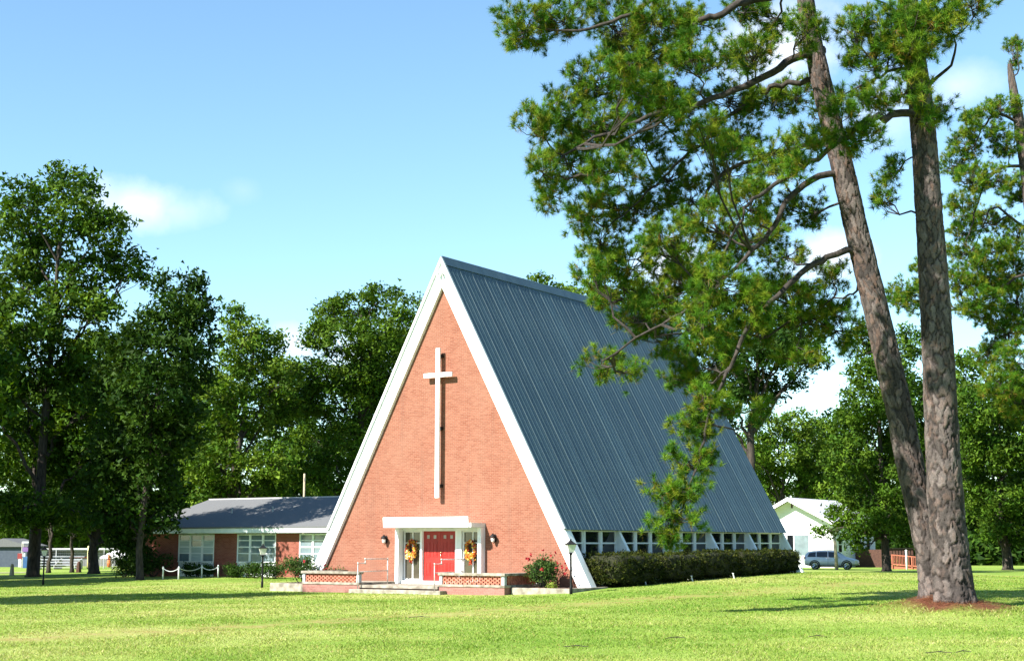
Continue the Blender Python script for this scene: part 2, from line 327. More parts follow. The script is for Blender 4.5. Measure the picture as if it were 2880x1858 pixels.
def build_ground():
    xs = axis([np.linspace(-900,-120,12), np.linspace(-120,-36,22), np.arange(-36,40,.7), np.linspace(40,130,24), np.linspace(130,900,12)])
    ys = axis([np.linspace(-300,0,8), np.linspace(0,16,9), np.arange(16,84,.6), np.linspace(84,240,60), np.linspace(240,1500,14)])
    X, Y = np.meshgrid(xs, ys); Z = gz(X, Y)
    for (P, h, r) in ((PINE_B, .26, 1.15), (PINE_A, .22, .95)): Z = Z + h*np.exp(-((X-P.x)**2+(Y-P.y)**2)/(2*r*r))
    ny, nx = X.shape; v = np.c_[X.ravel(), Y.ravel(), Z.ravel()]
    i = np.arange(ny*nx).reshape(ny, nx); f = np.c_[i[:-1,:-1].ravel(), i[:-1,1:].ravel(), i[1:,1:].ravel(), i[1:,:-1].ravel()]
    d = track_dist(X, Y).ravel(); tr = .95*np.exp(-(d/1.15)**2)
    s = np.minimum(np.hypot(X-PINE_B.x, (Y-PINE_B.y))/1.75, np.hypot(X-PINE_A.x, (Y-PINE_A.y))/1.45).ravel()
    s = s + .28*np.sin(X*4.1+np.sin(Y*3.3)).ravel()*np.sin(Y*3.7+1).ravel(); st = np.clip((1.0-s)*3.0, 0, 1)
    cols = np.c_[tr, st, lawn_patch(X, Y).ravel()]
    m, nt, b = mat_base('lawn', (.1,.2,.03), .95, 0, .1); N = nt.nodes.new; L = nt.links.new
    tc = N('ShaderNodeTexCoord'); a = N('ShaderNodeAttribute'); a.attribute_name = 'Col'; sp = N('ShaderNodeSeparateColor'); L(a.outputs['Color'], sp.inputs[0])
    def nz(sc, det=6, st=(1,1,1)):
        mp = N('ShaderNodeMapping'); mp.inputs['Scale'].default_value = st; L(tc.outputs['Object'], mp.inputs[0])
        n = N('ShaderNodeTexNoise'); n.inputs['Scale'].default_value = sc; n.inputs['Detail'].default_value = det; L(mp.outputs[0], n.inputs['Vector']); return n.outputs[0]
    def ramp(src, cols_):
        r = N('ShaderNodeValToRGB'); L(src, r.inputs[0]); e = r.color_ramp.elements
        e[0].position, e[0].color = cols_[0][0], (*cols_[0][1],1); e[1].position, e[1].color = cols_[-1][0], (*cols_[-1][1],1)
        for p, c in cols_[1:-1]: q = e.new(p); q.color = (*c,1)
        return r.outputs[0]
    def mix(fac, c1, c2, mode='MIX'):
        mx = N('ShaderNodeMix'); mx.data_type = 'RGBA'; mx.blend_type = mode
        if isinstance(fac, (int, float)): mx.inputs[0].default_value = fac
        else: L(fac, mx.inputs[0])
        for k, c in ((6, c1), (7, c2)):
            if isinstance(c, tuple): mx.inputs[k].default_value = (*c,1)
            else: L(c, mx.inputs[k])
        return mx.outputs[2]
    base = ramp(sp.outputs[2], [(.25,(.135,.228,.030)),(.45,(.190,.280,.048)),(.6,(.238,.310,.066)),(.8,(.30,.335,.10))])
    fine = ramp(nz(9, 8), [(.3,(.78,.8,.76)),(.55,(1,1,1)),(.75,(1.2,1.15,1.12))])
    c = mix(1.0, base, fine, 'MULTIPLY')
    c = mix(1.0, c, ramp(nz(45, 4), [(.3,(.75,.75,.75)),(.7,(1.2,1.2,1.2))]), 'MULTIPLY')
    mt = N('ShaderNodeMath'); mt.operation = 'MULTIPLY'; tk = N('ShaderNodeMapRange'); tk.inputs[1].default_value = .36; tk.inputs[2].default_value = .60; L(nz(1.1, 7), tk.inputs[0]); L(sp.outputs[0], mt.inputs[0]); L(tk.outputs[0], mt.inputs[1])
    mt2 = N('ShaderNodeMath'); mt2.operation = 'MULTIPLY'; mt2.use_clamp = True; L(mt.outputs[0], mt2.inputs[0]); mt2.inputs[1].default_value = 1.0
    c = mix(mt2.outputs[0], c, ramp(nz(7, 6), [(.3,(.20,.20,.045)),(.55,(.25,.215,.07)),(.72,(.33,.27,.16))]))
    c = mix(sp.outputs[1], c, ramp(nz(11, 8), [(.3,(.075,.028,.017)),(.7,(.19,.078,.042))]))
    L(c, b.inputs['Base Color'])
    bp = N('ShaderNodeBump'); bp.inputs['Strength'].default_value = .8; bp.inputs['Distance'].default_value = .04; L(nz(16, 8), bp.inputs['Height']); L(bp.outputs[0], b.inputs['Normal'])
    o = np_obj('lawn_ground', v, f, m, cols=cols, smooth=True); o['kind'] = 'structure'; return o
build_ground()

# ------------------------------------------------------------------ church
ROT = -YAW
church = thing('church', 'A-frame brick church with steep dark metal roof and white gable boards', 'church', (BX, BY, 0), ROT)
HA, KX = 13.55, 0.530           # apex height, half width per metre below the apex
EZ = 2.44; LEN = 21.35
def rx(z): return (HA-z)*KX
VT = 1.22                        # vertical depth of the white rake boards
# brick gable wall, with a rectangular entrance opening (x -2.15..2.1 , z 0.24..2.5)
OX0, OX1, OZ = -2.12, 2.06, 2.50
def gx(z): return (HA-VT-z)*KX + .03
mb = MB()
mb.prism([(-gx(0),0),(OX0,0),(OX0,OZ),(-gx(OZ),OZ)], 'y', 0, .3)
mb.prism([(OX1,0),(gx(0),0),(gx(OZ),OZ),(OX1,OZ)], 'y', 0, .3)
mb.prism([(-gx(OZ),OZ),(OX0,OZ),(OX1,OZ),(gx(OZ),OZ),(0,HA-VT+.05)], 'y', 0, .3)
mb.build('facade_wall', M['brick'], church)
box('recess_floor', M['white'], church, OX0+.002, OX1-.002, .0, .16, .02, .243)
# white rake boards (the outermost A frame)
for s in (-1, 1):
    zb = .12
    MB().prism([(s*.004,HA-.02),(s*(rx(zb)-.05),zb),(s*(rx(zb)-.05-.6),zb),(s*.004,HA-VT)], 'y', -.16, .28).build('rake_board', M['white'], church, bevel=.012)
    # thin roof edge trim lying over the board, ends at the eave
    MB().prism([(s*.004,HA+.05),(s*(rx(EZ)+.04),EZ-.02),(s*(rx(EZ)-.07),EZ-.02),(s*.004,HA-.15)], 'y', -.24, -.163).build('rake_trim', M['white2'] if s < 0 else M['white'], church)
# ribbed metal roof sheets, three ribs each
rise = math.hypot(HA-EZ, rx(EZ)); nrm = Vector(((HA-EZ)/rise, 0, rx(EZ)/rise)); dn = Vector((rx(EZ)/rise, 0, -(HA-EZ)/rise))
NP = 24; pw = (LEN+.2)/NP
def roof_panel_mesh():
    mb = MB(); p3 = pw/3
    def strip(y0, y1, h, rw):      # a trapezoid rib standing on the sheet
        a = [Vector((0,y0,0)), Vector((0,y0+rw,0))+nrm*h, Vector((0,y1-rw,0))+nrm*h, Vector((0,y1,0))]
        top = [Vector((0,0,0))+q for q in a]; bot = [q+dn*(rise+.06) for q in a]
        mb.add(top+bot, [(0,1,5,4),(1,2,6,5),(2,3,7,6),(4,5,6,7)])
    # sheet body
    t = .02
    a = [Vector((0,0,0)), Vector((0,pw-.004,0))]; top = a+[q+dn*(rise+.06) for q in a]; bot = [q-nrm*t for q in top]
    mb.add(top+bot, [(0,1,3,2),(4,6,7,5),(2,3,7,6),(0,4,5,1),(0,2,6,4),(1,5,7,3)])
    for k in range(3):
        strip(k*p3+.006, k*p3+.05, .020 if k == 0 else .013, .014)
        strip(k*p3+p3*.42, k*p3+p3*.42+.028, .004, .008); strip(k*p3+p3*.68, k*p3+p3*.68+.028, .004, .008)
    return mb.mesh('roof_panel', M['roof'])
pm = roof_panel_mesh()
rnd = random.Random(5)
for k in range(NP):
    o = link_copy('roof_panel', pm, church, (.03, -.16+k*pw, HA+.0))
    o.rotation_euler = (0, rnd.uniform(-.0006,.0006), rnd.uniform(-.0009,.0009))
for k in range(NP):
    o = link_copy('roof_panel', pm, church, (-.03, -.16+(k+1)*pw, HA)); o.rotation_euler = (0, 0, math.pi)
MB().prism([(-.34*KX-.03,HA-.33),(0,HA+.10),(.34*KX+.05,HA-.31),(.30*KX+.03,HA-.33),(0,HA+.04),(-.30*KX,HA-.35)], 'y', -.165, LEN+.1).build('ridge_cap', M['roof'], church)
# side walls under the eaves, sloping fins, windows
WX = 5.62; TZ = 1.87; WT = 2.37
box('eave_board', M['trim_green'], church, WX-.1, WX+.14, .28, LEN-.05, WT+.005, EZ+.06)
box('eave_board', M['trim_green'], church, -WX-.14, -WX+.1, .28, LEN-.05, WT+.005, EZ+.06)
box('side_wall', M['white2'], church, -WX-.08, -WX+.08, .3, LEN-.1, 0, WT)
box('side_wall', M['white2'], church, WX-.1, WX+.06, .302, LEN-.1, 0, .95)
box('rear_wall', M['brick'], church, -WX-.2, WX-.12, LEN-.4, LEN-.12, 0, WT)
MB().prism([(-rx(EZ)+.25,EZ),(rx(EZ)-.25,EZ),(0,HA-.3)], 'y', LEN-.35, LEN-.1).build('rear_gable', M['brick'], church)
box('floor_slab', M['concrete'], church, -WX-.05, WX-.11, .31, LEN-.41, .0, .2)
for i in range(5):
    y0 = 4.25*i; yf = y0+4.25
    # fin: continues the roof line down to the ground
    MB().prism([(WX+.062,EZ-.06),(rx(EZ)-.10,EZ-.06),(rx(.1)-.10,.1),(WX+.062,.1)], 'y', yf-.06, yf+.13).build('fin', M['white2'], church, bevel=.01)
    MB().prism([(WX+.07,1.30),(WX+.16,1.22),(WX+.30,.9),(WX+.07,.9)], 'y', yf-.11, yf-.064).build('fin_bracket', M['black'], church)
    for k, (a, b) in enumerate(((.42,1.50),(1.76,2.84),(3.10,4.16))):
        w = thing_w = bpy.data.objects.new('window', None); col.objects.link(w); w.parent = church; w.location = (WX, y0+a, 0)
        ww = b-a
        MB().box(-.06,.06,-.05,0,.95,WT).box(-.06,.06,ww,ww+.05,.95,WT).box(-.06,.06,0,ww,WT-.05,WT).box(-.06,.06,0,ww,.95,1.0).build('frame', M['white2'], w)
        box('transom', M['white2'], w, -.05, .055, .001, ww-.001, TZ-.03, TZ+.03)
        box('pane', M['glass'], w, -.01, .0, .001, ww-.001, TZ+.03, WT-.05); box('pane', M['glass'], w, -.012, -.002, .001, ww-.001, 1.0, TZ-.03)
    for (a, b) in ((.30 if i == 0 else .14,.365),(1.555,1.705),(2.895,3.045)):
        box('mullion', M['white2'], church, WX-.07, WX+.085, y0+a, y0+b, .952, WT)
# gable flood light near the apex
fl = bpy.data.objects.new('gable_light', None); col.objects.link(fl); fl.parent = church; fl.location = (0, -.16, HA-.62)
MB().box(-.05,.05,-.03,0,-.05,.05).build('mount', M['concrete_grey'], fl)
for s in (-1,1):
    MB().tube([(s*.03,-.03,0),(s*.1,-.2,-.06)], [.035,.07], 10).build('lamp_head', M['chainpaint'], fl)
# entrance surround
DY = .10
ent = bpy.data.objects.new('entrance_surround', None); col.objects.link(ent); ent.parent = church
box('post', M['white'], ent, -2.16, -2.0, -.30, -.002, .245, 2.486); box('post', M['white'], ent, 1.93, 2.10, -.30, -.002, .245, 2.486)
box('jamb', M['white2'], ent, -2.11, -2.03, .0, .2, .246, 2.484); box('jamb', M['white2'], ent, 1.96, 2.05, .0, .2, .246, 2.484)
for xx in (-2.0,): 
    for yy in (-.24,-.16,-.08): box('batten', M['white2'], ent, xx, xx+.012, yy, yy+.03, .25, 2.48)
box('head', M['white2'], ent, -2.0, 1.93, -.05, .2, 2.36, 2.487)
box('threshold', M['white'], ent, -2.0, 1.93, -.12, .16, .244, .36)
cn = bpy.data.objects.new('canopy', None); col.objects.link(cn); cn.parent = church
box('slab', M['white2'], cn, -2.19, 2.11, -1.0, -.003, 2.49, 2.66)
MB().prism([(-1.05,2.488),(-1.09,2.90),(-1.03,2.90),(-1.002,2.488)], 'x', -2.20, 2.02).build('front_board', M['white'], cn, bevel=.008)
# double doors
DXc = -.17; DW = .82
for s in (-1, 1):
    d = bpy.data.objects.new('door', None); col.objects.link(d); d.parent = church; d.location = (DXc+s*(DW/2+.004), DY, .362)
    hw = DW/2; H = 1.99
    box('leaf', M['red'], d, -hw, hw, 0, .05, 0, H)
    for q in (-1, 1):
        box('lite_frame', M['red'], d, q*.165-.1, q*.165+.1, -.012, -.001, H-.34, H-.12); box('lite', M['lite'], d, q*.165-.065, q*.165+.065, -.018, -.013, H-.30, H-.16)
        for (z0, z1) in ((.22,.74),(.96,1.56)):
            a, b = q*.175-.115, q*.175+.115
            MB().box(a,b,-.014,-.001,z0,z0+.025).box(a,b,-.014,-.001,z1-.025,z1).box(a,a+.025,-.014,-.001,z0+.025,z1-.025).box(b-.025,b,-.014,-.001,z0+.025,z1-.025).build('panel_moulding', M['red'], d)
            box('panel', M['red'], d, a+.055, b-.055, -.012, -.001, z0+.055, z1-.055, bevel=.008)
    if s == 1:
        h = MB().tube([(-hw+.07,-.01,.86),(-hw+.07,-.06,.88),(-hw+.07,-.06,1.06),(-hw+.07,-.01,1.08)], .014, 8); h.lathe([(.0,0),(.03,.005),(.03,.03),(0,.034)], (-hw+.07,-.03,1.12), 10); h.build('handle', M['brass'], d, True)
for (a, b) in ((-1.10,-1.002),(.66,.76)): box('door_frame', M['white'], church, a, b, -.02, .17, .361, 2.359)
box('door_frame', M['white'], church, -1.0, .659, .06, .17, 2.354, 2.40)
for (a, b) in ((-1.98,-1.102),(.98,1.93)):
    s_ = bpy.data.objects.new('sidelight', None); col.objects.link(s_); s_.parent = church; s_.location = (a, DY, .362); w = b-a
    MB().box(0,.05,-.03,.04,0,1.996).box(w-.05,w,-.03,.04,0,1.996).box(.05,w-.05,-.03,.04,1.95,1.996).box(.05,w-.05,-.03,.04,0,.07).build('frame', M['white'], s_)
    MB().box(w/2-.025,w/2+.025,-.02,.04,.07,1.95).build('mullion', M['white'], s_)
    MB().box(.05,w/2-.026,-.02,.04,1.50,1.54).box(w/2+.026,w-.05,-.02,.04,1.50,1.54).build('transom', M['white'], s_)
    for (x0, x1) in ((.052,w/2-.028),(w/2+.028,w-.052)):
        for (z0, z1) in ((.072,1.498),(1.542,1.948)): box('pane', M['glass_door'], s_, x0, x1, .005, .012, z0, z1)
box('door_post', M['white2'], church, .762, .978, -.04, .17, .362, 2.358)

def in_church(x, y, z): X, Y = c2w(x, y); return (X, Y, z)
# ---- cross
cr = thing('cross', 'tall white wall cross standing off the brick gable above the doors', 'cross', in_church(-.08, -.20, 3.68), ROT)
box('upright', M['white'], cr, -.095, .095, -.10, 0, 0, 6.10, bevel=.008)
for s in (-1, 1): box('arm', M['white'], cr, *((.0955,.70) if s > 0 else (-.70,-.0955)), -.1, 0, 4.90, 5.085, bevel=.008)
for z in (.42, 2.75, 5.72): box('bracket', M['black'], cr, -.05, .11, .001, .198, z, z+.13)
# ---- wall lanterns
for (x, z, lab) in ((-2.85, 2.03, 'black wall lantern on the brick left of the red doors'), (2.58, 2.07, 'black wall lantern on the brick right of the red doors')):
    l = thing('wall_lantern', lab, 'wall light', in_church(x, 0, z), ROT, 'wall lanterns beside the entrance')
    MB().prism([(-.06,-.16),(.06,-.16),(.06,.1),(0,.16),(-.06,.1)], 'y', -.03, -.002).build('back_plate', M['black'], l)
    MB().tube([(0,-.03,.05),(0,-.1,.12),(0,-.17,.09)], .014, 6).build('arm', M['black'], l)
    MB().lathe([(.125,0),(.13,.02),(.09,.09),(.05,.12),(.02,.16),(.0,.17)], (0,-.17,.02), 12).build('shade', M['black'], l, True)
    MB().lathe([(.05,0),(.075,.05),(.085,.16),(.07,.17)], (0,-.17,-.16), 10).build('globe', M['lamp_glass'], l, True)
    MB().tube([(0,-.03,-.14),(0,-.1,-.22),(0,-.15,-.18),(0,-.12,-.12)], .01, 6).build('scroll', M['black'], l)

# ---- wreaths
def leaf_verts(c, t, b, L, W):
    v = np.stack([c-t*(L/2)[:,None], c+b*(W/2)[:,None], c+t*(L/2)[:,None], c-b*(W/2)[:,None]], 1).reshape(-1, 3)
    f = np.arange(len(v)).reshape(-1, 4); return v, f
def rand_dirs(n, bias=(0,0,0), k=1.0):
    d = rng.normal(size=(n,3))*k + np.array(bias); return d/np.linalg.norm(d, axis=1, keepdims=True)
def leaves_at(pts, L, W, nb=(0,0,.6), jitter=.45):
    n = len(pts); nrm_ = rand_dirs(n, nb); t = rand_dirs(n); t -= nrm_*(t*nrm_).sum(1, keepdims=True); t /= np.linalg.norm(t, axis=1, keepdims=True)+1e-9; b = np.cross(nrm_, t)
    s = rng.uniform(1-jitter, 1+jitter, n); return leaf_verts(pts, t, b, L*s, W*s)
WCOL = np.array([(.62,.20,.02),(.55,.08,.02),(.75,.42,.04),(.78,.62,.12),(.42,.05,.02),(.30,.30,.05),(.80,.66,.40)])
for (x, z, sgn, lab) in ((-1.53, 1.62, 1, 'autumn leaf wreath on the sidelight left of the doors'), (1.42, 1.62, -1, 'autumn leaf wreath on the sidelight right of the doors')):
    w = thing('wreath', lab, 'wreath', in_church(x, DY-.07, z), ROT, 'autumn wreaths by the doors')
    ang = np.linspace(0, 2*math.pi, 41); ring = [(.20*math.cos(a), 0, .31*math.sin(a)) for a in ang]
    MB().tube(ring, .05, 8, cap=False).build('ring', noisy('twig_ring', (.10,.05,.02), (.2,.1,.05), 20, .95), w, True)
    n = 420; a = rng.uniform(0, 2*math.pi, n); dens = rng.uniform(0,1,n) < (.5+.5*np.clip(-np.sin(a-.5*sgn)+.35,0,1)); a = a[dens]; n = len(a)
    p = np.c_[.20*np.cos(a), -np.abs(rng.normal(0,.05,n))-.02, .31*np.sin(a)] + rng.normal(0, .042, (n,3))
    v, f = leaves_at(p, np.full(n,.10), np.full(n,.065), (0,-1.2,.2)); ci = rng.choice(len(WCOL), n, p=(.22,.13,.22,.18,.1,.1,.05))
    np_obj('leaves', v, f, M['petal'], w, np.repeat(WCOL[ci], 4, 0))
    n = 90; p = np.c_[rng.normal(0,.1,n), -.09-np.abs(rng.normal(0,.03,n)), -.27+rng.normal(0,.055,n)]
    v, f = leaves_at(p, np.full(n,.11), np.full(n,.08), (0,-1.5,.3)); ci = rng.choice([0,2,3,6], n)
    np_obj('flowers', v, f, M['petal'], w, np.repeat(WCOL[ci], 4, 0))
    n = 26; p = np.c_[rng.normal(0,.03,n), -.07+rng.normal(0,.015,n), -.46+rng.normal(0,.05,n)]
    v, f = leaves_at(p, np.full(n,.14), np.full(n,.04), (0,-1,0)); np_obj('ribbon_tail', v, f, M['petal'], w, np.repeat(np.tile([(.45,.06,.02)], (n,1)), 4, 0))

# ---- porch with pierced brick screen walls
porch = thing('porch', 'concrete entrance porch with brick base and pierced brick walls', 'porch', in_church(0, 0, 0), ROT)
PX0, PX1, PY = -5.10, 4.73, -2.60; SX0, SX1 = -2.14, 1.74
box('slab', M['concrete'], porch, PX0-.03, PX1+.03, PY-.03, -.004, .245, .33 if False else .33, bevel=.012) if False else None
MB().box(PX0-.02, SX0, PY-.03, -.005, .236, .325).box(SX1, PX1+.02, PY-.03, -.005, .236, .325).build('ledge', M['concrete'], porch, bevel=.01)
MB().box(SX0+.001, SX1-.001, PY-.02, -.005, .13, .24).build('floor', M['concrete'], porch, bevel=.012)
MB().box(PX0, SX0, PY, -.03, -.35, .235).box(SX1, PX1, PY, -.03, -.35, .235).box(SX0, SX1, PY+.12, -.03, -.35, .129).build('brick_base', M['brick_base'], porch)
stp = thing('step', 'long worn concrete step below the porch opening', 'step', in_church(-.15, -3.0, 0), ROT)
MB().box(-2.2, 2.25, -.02, .395, -.3, .085).build('tread', M['concrete'], stp, bevel=.02)
pbm = MB().box(-.071,.071,0,.09,0,.0625).mesh('brick', M['brick_piece'])
pbs = MB().box(0,.09,-.076,.076,0,.0625).mesh('brick', M['brick_piece'])
def screen(x0, x1, front=True, y0=None, y1=None, xs=None):
    """a low wall: end posts, cap, courses of bricks set with gaps"""
    w = bpy.data.objects.new('screen_wall', None); col.objects.link(w); w.parent = porch
    z0 = .326
    if front:
        box('end_post', M['concrete_grey'], w, x0, x0+.13, PY-.005, PY+.16, z0, .655); box('end_post', M['concrete_grey'], w, x1-.13, x1, PY-.005, PY+.16, z0, .655)
        box('cap', M['concrete'], w, x0-.05, x1+.05, PY-.06, PY+.22, .657, .76, bevel=.015)
        a, b = x0+.131, x1-.131; n = int(round((b-a)/.207)); st = (b-a)/n
        for r in range(5):
            off = 0 if r % 2 else .5
            for k in range(n+(1 if r % 2 == 0 else 0)):
                cx = a+(k+.5-(off))*st + (0)
                if r % 2 == 0 and k in (0, n):   # half bricks at the ends
                    hx = (a, a+.06) if k == 0 else (b-.06, b)
                    box('brick', M['brick_piece'], w, hx[0], hx[1], PY+.035, PY+.125, z0+.001+r*.0655, z0+.0635+r*.0655); continue
                o = link_copy('brick', pbm, w, (cx, PY+.035+rnd.uniform(-.004,.004), z0+.001+r*.0655))
    else:
        xa, xb = xs
        box('cap', M['concrete'], w, xa-.06, xb+.06, y0, y1, .657, .76, bevel=.015); box('end_post', M['concrete_grey'], w, xa, xb, y1-.14, y1-.01, z0, .655)
        a, b = y0+.01, y1-.15; n = int(round((b-a)/.207)); st = (b-a)/n
        for r in range(5):
            for k in range(n):
                cy = a+(k+(.5 if r % 2 else .75))*st
                if cy+.08 > b: continue
                link_copy('brick', pbs, w, (xa+.035, cy, z0+.001+r*.0655))
screen(PX0, SX0-.02); screen(SX1+.02, PX1)
screen(0, 0, False, PY+.222, -.01, (PX1-.16, PX1)); screen(0, 0, False, PY+.222, -.01, (PX0, PX0+.16))

# ---- handrails
for (x, lab) in ((-2.08, 'grey pipe handrail at the left end of the step'), (1.66, 'grey pipe handrail at the right end, in front of the doors')):
    h = thing('handrail', lab, 'handrail', in_church(x, -2.78, .085), ROT, 'pipe handrails on the porch steps')
    MB().tube([(0,0,0),(0,0,1.0),(0,.45,1.0),(0,.45,1.16),(0,1.9,1.16)], .024, 8).build('top_rail', M['pipe'], h, True)
    MB().tube([(0,1.9,1.16),(0,1.9,.156)], .024, 8).build('post', M['pipe'], h, True)
    MB().tube([(0,.02,.66),(0,1.88,.69)], .02, 8).build('lower_rail', M['pipe'], h, True)
    for (y, z) in ((0,1.0),(.45,1.0),(.45,1.16),(1.9,1.16)): MB().lathe([(.0,-.04),(.035,-.03),(.035,.03),(0,.04)], (0,y,z), 8).build('fitting', M['pipe'], h, True)

# ---- planting beds
for (x0, x1, y0, y1, lab) in ((4.80, 7.32, -2.25, .6, 'concrete edged planting bed right of the porch with roses'), (-7.2, -5.14, -2.25, -.02, 'concrete edged planting bed left of the porch')):
    b = thing('planting_bed', lab, 'planting bed', in_church(0, 0, 0), ROT, 'beds beside the porch')
    MB().box(x0, x1, y0, y0+.15, -.3, .235).build('kerb', M['concrete'], b, bevel=.015)
    if x0 > 0: MB().box(x1-.15, x1+.0, y0+.151, y1, -.3, .235).build('kerb', M['concrete'], b, bevel=.015)
    else: MB().box(x0, x0+.15, y0+.151, y1, -.3, .235).build('kerb', M['concrete'], b, bevel=.015)
    nx_, ny_ = 16, 14; a0, a1 = (x0, x1-.16) if x0 > 0 else (x0+.16, x1); gx_, gy_ = np.meshgrid(np.linspace(a0, a1, nx_), np.linspace(y0+.152, -.01, ny_))
    v = np.c_[gx_.ravel(), gy_.ravel(), (.21+rng.normal(0,.018,gx_.size))]; i = np.arange(nx_*ny_).reshape(ny_, nx_); f = np.c_[i[:-1,:-1].ravel(), i[:-1,1:].ravel(), i[1:,1:].ravel(), i[1:,:-1].ravel()]
    np_obj('mulch', v, f, M['soil'], b)

# ------------------------------------------------------------------ foliage generators
def ellip_points(n, c, r, shell=.5):
    d = rand_dirs(n); q = rng.uniform(0, 1, n)**(1/3.); q = shell*(.75+.25*q)+(1-shell)*q
    return np.array(c)+d*q[:,None]*np.array(r)
GREENS = {'mid': ((.029,.070,.006),(.046,.098,.008),(.072,.128,.012)), 'light': ((.042,.094,.008),(.068,.130,.011),(.105,.165,.018)), 'dark': ((.014,.038,.005),(.023,.055,.006),(.038,.076,.009)),
          'yellow': ((.12,.19,.02),(.17,.23,.03),(.20,.22,.03)), 'hedge': ((.013,.021,.003),(.022,.032,.004),(.046,.053,.007)), 'rose': ((.026,.060,.012),(.038,.080,.015),(.062,.10,.02))}
def crown_cols(n, kind):
    g = np.array(GREENS[kind]); c = g[rng.integers(0, len(g), n)]*rng.uniform(.7, 1.3, (n,1)); return c
def foliage(name, parent, mat, clumps, per, spread, L, W, kind, nb=(0,0,.7)):
    """clumps: Nx3 clump centres, per: leaves in each, spread: clump radius"""
    N = len(clumps); cc = crown_cols(N, kind)
    pts = np.repeat(clumps, per, 0) + rng.normal(size=(N*per,3))*spread*np.array((1,1,.7)); n = len(pts)
    v, f = leaves_at(pts, np.full(n, L), np.full(n, W), nb)
    # single pointed blade per leaf: base corners and tip
    q = v.reshape(-1, 4, 3); base = q[:,0]; v = np.stack([base+(q[:,1]-q[:,3])*.5, q[:,2], base-(q[:,1]-q[:,3])*.5], 1).reshape(-1, 3); f = np.arange(len(v)).reshape(-1, 3)
    cols = np.repeat(np.repeat(cc, per, 0)*rng.uniform(.7, 1.3, (n,1)), 3, 0)
    return np_obj(name, v, f, mat, parent, cols)
def curve(a, b, sag=0, n=6, wob=.0):
    a, b = Vector(a), Vector(b); pts = []
    for i in range(n+1):
        t = i/n; p = a.lerp(b, t); p.z += sag*4*t*(1-t)
        if 0 < i < n: p += Vector(rng.normal(0, wob, 3))
        pts.append(p)
    return pts
def broad_tree(name, label, base_px, Y, blobs, kind='mid', r0=.4, leafL=.30, cover=3.4, top=None, group='broad-leaved trees', base=None, dr=1.0, blobs_local=None, lean=None):
    if base is None:
        X = at(base_px[0], 1500, Y).x; base = Vector((X, Y, g1(X, Y)))
    t = thing(name, label, 'tree', base, 0, group)
    sc = Y/F_PX; bl = []
    if blobs_local is None:
        for (px, py, qx, qy) in blobs:
            yy = Y + rng.uniform(-1, 1)*qx*sc*1.4*dr; c = at(px, py, yy); bl.append((np.array(c)-np.array(base), np.array((qx*sc, (qx+qy)/2*sc*1.2*dr, qy*sc))))
    else: bl = [(np.array(c, float), np.array(r, float)) for c, r in blobs_local]
    C = np.array([b[0] for b in bl]); zt = C[:,2].max(); 
    # trunk heads for the mean of the upper blobs
    up = C[C[:,2] > zt*.6]; tip = np.array((up[:,0].mean(), up[:,1].mean(), zt*.92)); n = 9
    path = [Vector((tip[0]*(i/n)**1.5, tip[1]*(i/n)**1.5, -.15+(tip[2]+.15)*i/n)) + (Vector(rng.normal(0, .12, 3)) if 0 < i < n else Vector()) for i in range(n+1)]
    rad = [r0*(1.5 if i == 0 else 1)*(1-.85*(i/n)) for i in range(n+1)]
    mb = MB(); p0 = path[0]; mb.tube([p0, p0+Vector((0,0,.35))]+path[1:], [rad[0], r0*1.05]+rad[1:], 10); mb.build('trunk', M['bark2'], t, True)
    mb = MB()
    for c, r in bl:
        hd = math.hypot(c[0]-tip[0]*(c[2]/zt)**1.5, c[1]); za = max(zt*.13, c[2]-1.1*hd-1.0); u = min(.95, max(0, (za+.15)/(tip[2]+.15))); k = int(u*n); q = path[k].lerp(path[min(n, k+1)], u*n-k)
        rr = max(.05, r0*.42*(1-.6*u)); pts = curve(q, Vector(c), sag=.12*hd, n=6, wob=.16); mb.tube(pts, [rr*(1-.75*i/6) for i in range(7)], 6, cap=False)
        for s in range(4):
            e = Vector(c)+Vector(rand_dirs(1)[0]*np.array(r)*.8); mb.tube(curve(pts[4], e, 0, 3, .1), [rr*.35, rr*.25, rr*.18, rr*.1], 4, cap=False)
    mb.build('limbs', M['bark2'], t, True)
    cl = []; per = 34; la = leafL*leafL*.6*.5
    for c, r in bl:
        area = math.pi*r[0]*r[2]; ncl = max(4, int(1.75*cover*area/(la*per)))
        cl.append(ellip_points(ncl, c, r, .55))
    cl = np.vstack(cl); foliage('crown', t, M['leaf'], cl, per, max(.26, leafL*1.1), leafL, leafL*.6, kind)
    return t

